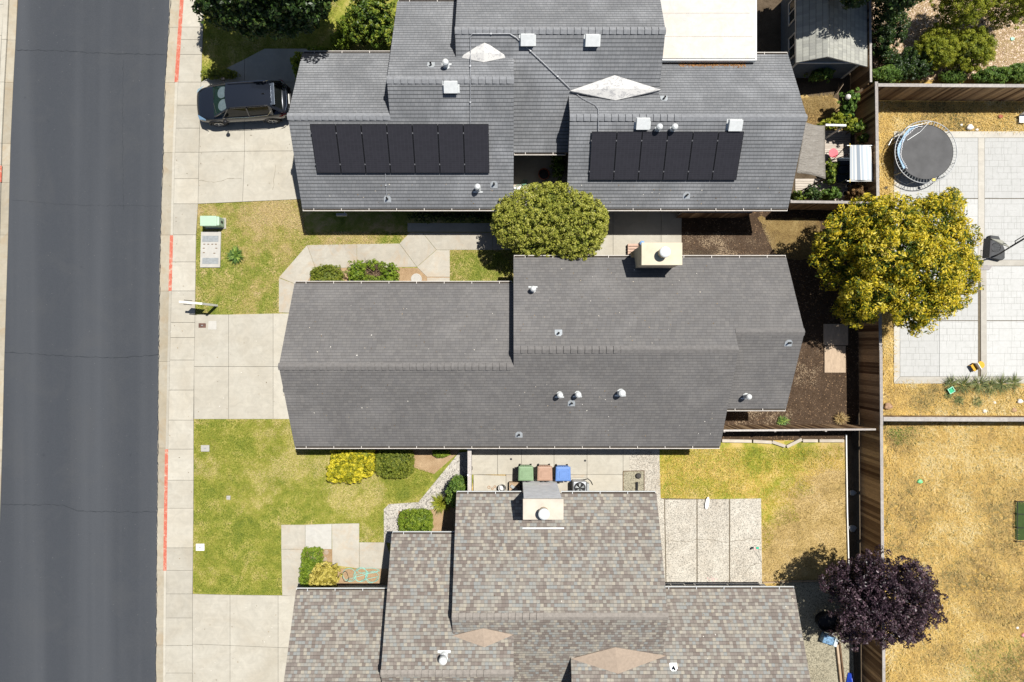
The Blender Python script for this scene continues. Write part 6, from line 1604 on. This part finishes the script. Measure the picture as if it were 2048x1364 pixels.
# orange ride-on toy
t_ = T('toy_chair', P(1943, 734), 'orange and white plastic toy chair on the stamped patio', 'toy chair')
M['orange'] = plain('toy_orange', (.72, .36, .02), .4, var=.03); d = Vector((.82, .52, 0)).normalized(); n_ = Vector((-d.y, d.x, 0)); c = P(1944, 733)
def ob(c, d, n_, a0, a1, b0, b1, z0, z1):
    Mx = Matrix(((d.x, n_.x, 0, c.x), (d.y, n_.y, 0, c.y), (0, 0, 1, 0), (0, 0, 0, 1))); mb = MB(); mb.box(a0, a1, b0, b1, z0, z1, 0, None, Mx); return mb
ob(c, d, n_, -.18, .08, -.18, .18, .22, .27).build('seat', M['orange'], t_, bevel=.02)
mb = MB(); pts = [c + d * (.20 + .15 * math.cos(a)) + n_ * (.18 * math.sin(a)) for a in np.linspace(0, 6.283, 17)[:-1]]; mb.prism([(p.x, p.y) for p in pts], .40, .44); mb.build('tray', M['orange'], t_)
ob(c, d, n_, .03, .07, -.19, .19, .27, .52).build('backrest', M['white'], t_, bevel=.01)
for a_ in (-.16, .05):
    for b2 in (-.16, .14): ob(c, d, n_, a_, a_ + .03, b2, b2 + .03, .04, .22).build('leg', M['orange'], t_)
# small toys and stones in the dry grass
def pebble(px, py, r, mat, label, name='stone', cat='stone', sq=.6, group=None):
    p0 = P(px, py); rr2 = random.Random(int(px * 7 + py)); mb = MB()
    prof = [(r * .7, 0), (r, r * .3), (r * .95, r * .7 * sq * 1.6), (r * .55, r * 1.3 * sq), (.005, r * 1.4 * sq)]
    mb.lathe(p0, prof, 14); mb.v = [(p0.x + (x - p0.x) * (1 + .25 * math.sin(3 * math.atan2(y - p0.y, x - p0.x) + px)) , p0.y + (y - p0.y) * .85, z) for x, y, z in mb.v]
    return tag(mb.build(name, mat, origin=p0, smooth=True), label, cat, group)
M['stonew'] = plain('white_stone', (.72, .68, .64), .8, var=.1); M['stoneb'] = plain('brown_stone', (.38, .24, .15), .9, var=.15)
for x, y, r, m_, lab in ((1938, 255, .17, 'stonew', 'white rock at the top edge of the stamped patio right of the trampoline'), (1922, 250, .07, 'stonew', 'small white pebble left of the white rock'), (1953, 260, .08, 'stonew', 'small white pebble right of the white rock'),
                         (2038, 802, .14, 'stonew', 'white stone at the right end of the strip below the patio'), (1968, 822, .11, 'stonew', 'pinkish white stone close to the low fence'), (1988, 805, .08, 'stonew', 'pale pebble right of the weed tufts'),
                         (2026, 820, .13, 'stoneb', 'brown stone by the low fence'), (1774, 812, .2, 'stoneb', 'flat brown stone at the long fence'), (1999, 234, .12, 'terra', 'dark red ball in the grass at the top right'), (2034, 1255, .08, 'stonew', 'white stone by the pink ball'),
                         (1771, 376, .09, 'dark_r', 'dark stone between the long fence and the stamped patio')):
    if m_ == 'dark_r': M['dark_r'] = plain('dark_r', (.07, .06, .05), .9)
    pebble(x, y, r, M[m_], lab, 'ball' if 'ball in' in lab else 'stone', 'ball' if 'ball in' in lab else 'stone')
pebble(1838, 962, .13, plain('mint_plastic', (.20, .62, .28), .4), 'bright mint green ball in the dry field', 'ball', 'ball', .8)
pebble(2046, 1269, .13, plain('pink_plastic', (.75, .30, .32), .4), 'pink and white ball at the right edge of the dry field', 'ball', 'ball', .8)
pebble(2024, 78, .10, plain('mint_lid', (.35, .70, .50), .4), 'mint green disc in the wood chip garden', 'disc', 'disc', .3)
p0 = P(1898, 780); t_ = T('toy_box', p0, 'bright green square toy bucket below the stamped patio', 'toy bucket'); M['tgreen'] = plain('toy_green', (.04, .48, .22), .35)
mb = MB(); Rz = Matrix.Translation(p0) @ Matrix.Rotation(R(30), 4, 'Z'); mb.box(-.13, .13, -.12, .12, 0, .16, M=Rz); mb.build('bucket_body', M['tgreen'], t_, bevel=.02)
mb = MB()
for a0, a1, b0, b1 in ((-.15, .15, -.14, -.11), (-.15, .15, .11, .14), (-.15, -.12, -.109, .109), (.12, .15, -.109, .109)): mb.box(a0, a1, b0, b1, .161, .20, M=Rz)
mb.build('rim', plain('mint_rim', (.35, .75, .55), .4), t_)
p0 = P(1895, 770); pebble(1896, 769, .06, M['orange'], 'little orange toy lying above the green bucket', 'toy', 'toy', .6)
# white plastic chair at the top right
t_ = T('plastic_chair', P(2040, 240), 'white plastic chair tipped over in the grass at the top right', 'chair'); c = P(2040, 240)
mb = MB(); mb.box(c.x - .18, c.x + .18, c.y - .2, c.y + .2, .16, .20); mb.build('seat', M['white'], t_, bevel=.02)
mb = MB(); mb.box(c.x - .18, c.x + .18, c.y + .205, c.y + .24, .18, .5); mb.build('backrest', M['white'], t_, bevel=.01)
for sx in (-.16, .13):
    for sy in (-.18, .15): mb = MB(); mb.box(c.x + sx, c.x + sx + .03, c.y + sy, c.y + sy + .03, 0, .16); mb.build('leg', M['white'], t_)
# dark green pond / trampoline at the right edge
t_ = T('soccer_mat', P(2060, 1041), 'dark green framed net at the right edge of the dry field', 'net')
t_.name = 'ground_net'
mb = MB(); mb.prism(pp([(2030, 1002), (2120, 1002), (2120, 1080), (2030, 1080)]), .0, .05); mb.build('green_cover', plain('green_cover', (.035, .065, .012), .8), t_)
mb = MB()
for q in (((2029, 1001), (2120, 1001)), ((2029, 1001), (2028, 1081)), ((2028, 1081), (2120, 1082)), ((2029, 1026), (2120, 1028)), ((2029, 1053), (2120, 1056))): mb.bar(P(*q[0]) + Vector((0, 0, .2)), P(*q[1]) + Vector((0, 0, .2)), .03, .03)
for x, y in ((2029, 1001), (2028, 1081), (2029, 1026), (2029, 1053)): p0 = P(x, y); mb.box(p0.x - .015, p0.x + .015, p0.y - .015, p0.y + .015, 0, .185)
mb.build('frame', M['black'], t_)

# ---------------------------------------------------------------- patio of the top house
# grey shade cloth from the roof edge
def wrinkle():
    m, n, l, b = new_mat('shade_cloth'); v = coords(n, l)
    wv = noise(n, l, coords(n, l, scale=(2.2, 7, 1)), 1.2, 6, .6, 1.5)
    l.new(ramp(n, l, wv, [(0.4, (.21, .19, .165)), (0.7, (.27, .25, .22))]), b.inputs['Base Color']); b.inputs['Roughness'].default_value = .5
    bump(n, l, b, wv, .8, .08); return m
t_ = T('shade_cloth', (13.4, 8.9, 0), 'taut grey shade cloth hung off the right end of the top roof', 'shade cloth')
mb = MB(); NX, NY = 10, 16; L0 = [(1611, 244), (1603, 290), (1593, 346)]; R0 = [(1650, 251), (1650, 300), (1651, 358)]
def ip(l_, u): u2 = u * 2; i = min(1, int(u2)); f = u2 - i; return (l_[i][0] + (l_[i + 1][0] - l_[i][0]) * f, l_[i][1] + (l_[i + 1][1] - l_[i][1]) * f)
vs = []
for j in range(NY + 1):
    v_ = j / NY; a = ip(L0, v_); b_ = ip(R0, v_)
    for i in range(NX + 1):
        u = i / NX; x = a[0] + (b_[0] - a[0]) * u; y = a[1] + (b_[1] - a[1]) * u + (5 * math.sin(math.pi * u) * (.5 - v_))
        zz = 3.0 - .35 * u; pr_ = P(x, y, zz)
        ridge_z = -.8625 + .568 * pr_.y + .06
        if pr_.x < 12.75: zz = max(zz, ridge_z); pr_ = P(x, y, zz)
        pr_.z += .02 * math.sin(u * 18 + v_ * 9) * v_ * u; vs.append(pr_)
mb.add(vs, [(j * (NX + 1) + i, (j + 1) * (NX + 1) + i, (j + 1) * (NX + 1) + i + 1, j * (NX + 1) + i + 1) for j in range(NY) for i in range(NX)])
co = mb.build('cloth', wrinkle(), t_, smooth=True); sm_ = co.modifiers.new('solid', 'SOLIDIFY'); sm_.thickness = .008
for y in (251, 357): p0 = P(1650, y, 2.65); mb = MB(); mb.tube([(p0.x, p0.y, 0), (p0.x, p0.y, 2.62)], .03, 8); mb.build('pole', M['timber_d'], t_)
# white pergola beam
tag((lambda mb: (mb.bar(P(1651, 250, 2.0), P(1692, 251, 2.0), .09, .06), mb.build('white_beam', M['white'], origin=P(1651, 250, 2)))[1])(MB()), 'short white beam right of the grey shade cloth', 'beam')
bpy.data.objects['white_beam'].location.z += 0
for x in (1654, 1690): pass
mb = MB(); pa = P(1653, 250, 2); mb.box(pa.x - .03, pa.x + .03, pa.y - .03, pa.y + .03, 0, 1.969); mb.build('post', M['white'], bpy.data.objects['white_beam']); mb = MB(); pa = P(1690, 251, 2); mb.box(pa.x - .03, pa.x + .03, pa.y - .03, pa.y + .03, 0, 1.969)
wbm = bpy.data.objects['white_beam']; q = mb.build('post', M['white'], wbm)
# red round table
p0 = P(1667, 306, .55); t_ = T('round_table', (p0.x, p0.y, 0), 'small round coral red table on the deck', 'table')
mb = MB(); mb.lathe((p0.x, p0.y, .52), [(.2, 0), (.225, .015), (.225, .03), (.01, .032)], 28); mb.build('tabletop', plain('coral_red', (.72, .09, .12), .5), t_)
for k in range(3): th = 2.1 * k; mb = MB(); mb.tube([(p0.x + .08 * math.cos(th), p0.y + .08 * math.sin(th), .52), (p0.x + .2 * math.cos(th), p0.y + .2 * math.sin(th), .05)], .012, 6); mb.build('leg', M['darkmetal'], t_)
# garden swing with striped canopy
def stripes():
    m, n, l, b = new_mat('striped_canvas'); uv = coords(n, l, uv=True); sp_ = n.new('ShaderNodeSeparateXYZ'); l.new(uv, sp_.inputs[0])
    st = [(0, (.50, .54, .58)), (.10, (.72, .70, .66)), (.13, (.44, .49, .54)), (.22, (.74, .71, .66)), (.26, (.62, .62, .60)), (.30, (.25, .29, .34)), (.46, (.70, .68, .63)), (.50, (.38, .43, .48)), (.60, (.52, .55, .58)), (.68, (.74, .72, .67)), (.72, (.44, .49, .54)), (.84, (.72, .70, .66)), (.88, (.46, .50, .55)), (.96, (.74, .71, .66))]
    l.new(ramp(n, l, sp_.outputs[0], st, True), b.inputs['Base Color']); b.inputs['Roughness'].default_value = .8; return m
t_ = T('garden_swing', (*P(1715, 328)[:2], 0), 'garden swing under a grey and white striped canopy', 'garden swing')
mb = MB(); NX = 12; L0 = (1700, 291); R0 = (1742, 293); L1 = (1700, 360); R1_ = (1747, 360); vs = []
for i in range(NX + 1):
    u = i / NX; sag = .12 * math.sin(math.pi * u)
    a = P(L0[0] + (R0[0] - L0[0]) * u, L0[1] + 2 * u - 2 * math.sin(math.pi * u), 1.75 + sag); b_ = P(L1[0] + (R1_[0] - L1[0]) * u, L1[1], 1.7 + sag); vs += [a, b_]
base = 0; mb.add(vs, [(2 * i, 2 * i + 1, 2 * i + 3, 2 * i + 2) for i in range(NX)])
for i in range(NX): u0 = i / NX; u1 = (i + 1) / NX; mb.uv[i] = [(u0, 0), (u0, 1), (u1, 1), (u1, 0)]
mb.build('canopy', stripes(), t_).modifiers.new('s', 'SOLIDIFY').thickness = .01
for y, z in ((290, 1.76), (361, 1.71)):
    mb = MB(); mb.tube([P(1694, y + 1, z), P(1746, y + 1, z)], .02, 6); mb.build('canopy_rail', M['metal_white'], t_)
    mb = MB(); mb.tube([P(1700, y - 3, z + .01), P(1700, y + 4, z + .01)], .018, 6); mb.build('rail_tip', plain('yellow_tip', (.75, .5, .05), .5), t_)
for a, b_ in (((1692, 292), (1668, 318)), ((1692, 360), (1660, 376)), ((1698, 308), (1662, 322)), ((1738, 292), (1742, 300)), ((1740, 360), (1742, 352))):
    mb = MB(); mb.tube([P(*a, 1.7), P(*b_, .05)], .02, 6); mb.build('leg', M['darkmetal'], t_)
mb = MB(); c = P(1685, 340, .5)
for i in range(3): mb.box(c.x - .25, c.x + .5, c.y - .62 + i * .42, c.y - .62 + i * .42 + .39, .42, .55)
mb.build('seat_cushion', plain('navy_cushion', (.03, .04, .055), .8, var=.3, scale=20), t_, bevel=.04)
# white pot, white sack
for x, y, r, lab in ((1687, 390, .16, 'square white pot by the dry brown bush'), (1692, 374, .11, 'small cream pot above the square white one'), (1728, 248, .12, 'white pot beside the striped canopy'), (1695, 247, .13, 'white pot among the yellow leaved plants')):
    pot(x, y, r, .28, M['white'], lab)
for x, y, r in ((1696, 194, .15),): mb = MB(); c = P(x, y, 1.8); mb.lathe(c, [(.03, -.13), (.11, -.07), (.13, 0), (.11, .07), (.03, .13)], 14); tag(mb.build('ball', M['stonew'], origin=c, smooth=True), 'round white ball inside the bush below the shed', 'ball')
mb = MB(); c = P(1672, 183); mb.bar(c + Vector((-.05, -.15, .15)), c + Vector((.15, .25, .45)), .02, .3); tag(mb.build('leaning_board', M['ply'], origin=c), 'small pale board leaning in the shade below the shed', 'board')
# bottom right: black tub, blue-white box, tarp
t_ = T('black_tub', P(1650, 1238), 'oval black tub in the shade of the plum tree', 'tub'); c = P(1652, 1238)
mb = MB(); n_ = 28
for (k0, z0), (k1, z1) in zip(((.9, .01), (1.0, .5), (1.04, .52), (.95, .5), (.85, .1)), ((1.0, .5), (1.04, .52), (.95, .5), (.85, .1), (.0, .1))):
    r0_ = [(c.x + .62 * k0 * math.cos(6.2832 * i / n_), c.y + .46 * k0 * math.sin(6.2832 * i / n_), z0) for i in range(n_)]
    r1_ = [(c.x + .62 * k1 * math.cos(6.2832 * i / n_), c.y + .46 * k1 * math.sin(6.2832 * i / n_), z1) for i in range(n_)]
    mb.add(r0_ + r1_, [(i, (i + 1) % n_, n_ + (i + 1) % n_, n_ + i) for i in range(n_)])
mb.build('tub_shell', M['black'], t_, smooth=True)
t_ = T('storage_box', P(1653, 1273), 'blue and white plastic box on the gravel below the tub', 'box'); c = P(1653, 1274); Rz = Matrix.Translation(c) @ Matrix.Rotation(R(-16), 4, 'Z')
mb = MB(); mb.box(-.33, .20, -.22, .22, .02, .38, M=Rz); mb.build('box_body', plain('box_blue', (.16, .28, .42), .4, var=.3, scale=12), t_, bevel=.03)
mb = MB(); mb.box(.22, .40, -.24, .16, .02, .40, M=Rz); mb.build('box_end', plain('box_pale', (.55, .65, .70), .4), t_, bevel=.03)
t_ = None; mb = MB(); c = P(1700, 1360); NX = 8; vs = []; rr_ = random.Random(8)
for j in range(NX + 1):
    for i in range(NX + 1):
        u = i / NX - .5; v_ = j / NX - .5; vs.append((c.x + u * .55 * (1 - (v_ + .5) * .6), c.y + v_ * .8, .05 + .35 * max(0, 1 - abs(u) * 2) * (.6 + .5 * rr_.random()) * (1 - (v_ + .5) * .7)))
mb.add(vs, [(j * (NX + 1) + i, j * (NX + 1) + i + 1, (j + 1) * (NX + 1) + i + 1, (j + 1) * (NX + 1) + i) for j in range(NX) for i in range(NX)])
tag(mb.build('tarp', plain('blue_tarp', (.02, .06, .45), .35), origin=c, smooth=True), 'crumpled bright blue tarp in the ditch at the bottom', 'tarp')
for x, y, r, lab in ((1704, 985, .16, 'pale stone in the ditch beside the gold lawn'), (1703, 1056, .2, 'larger pale stone lower in the ditch')): pebble(x, y, r, plain('shade_stone', (.35, .35, .34), .9), lab)
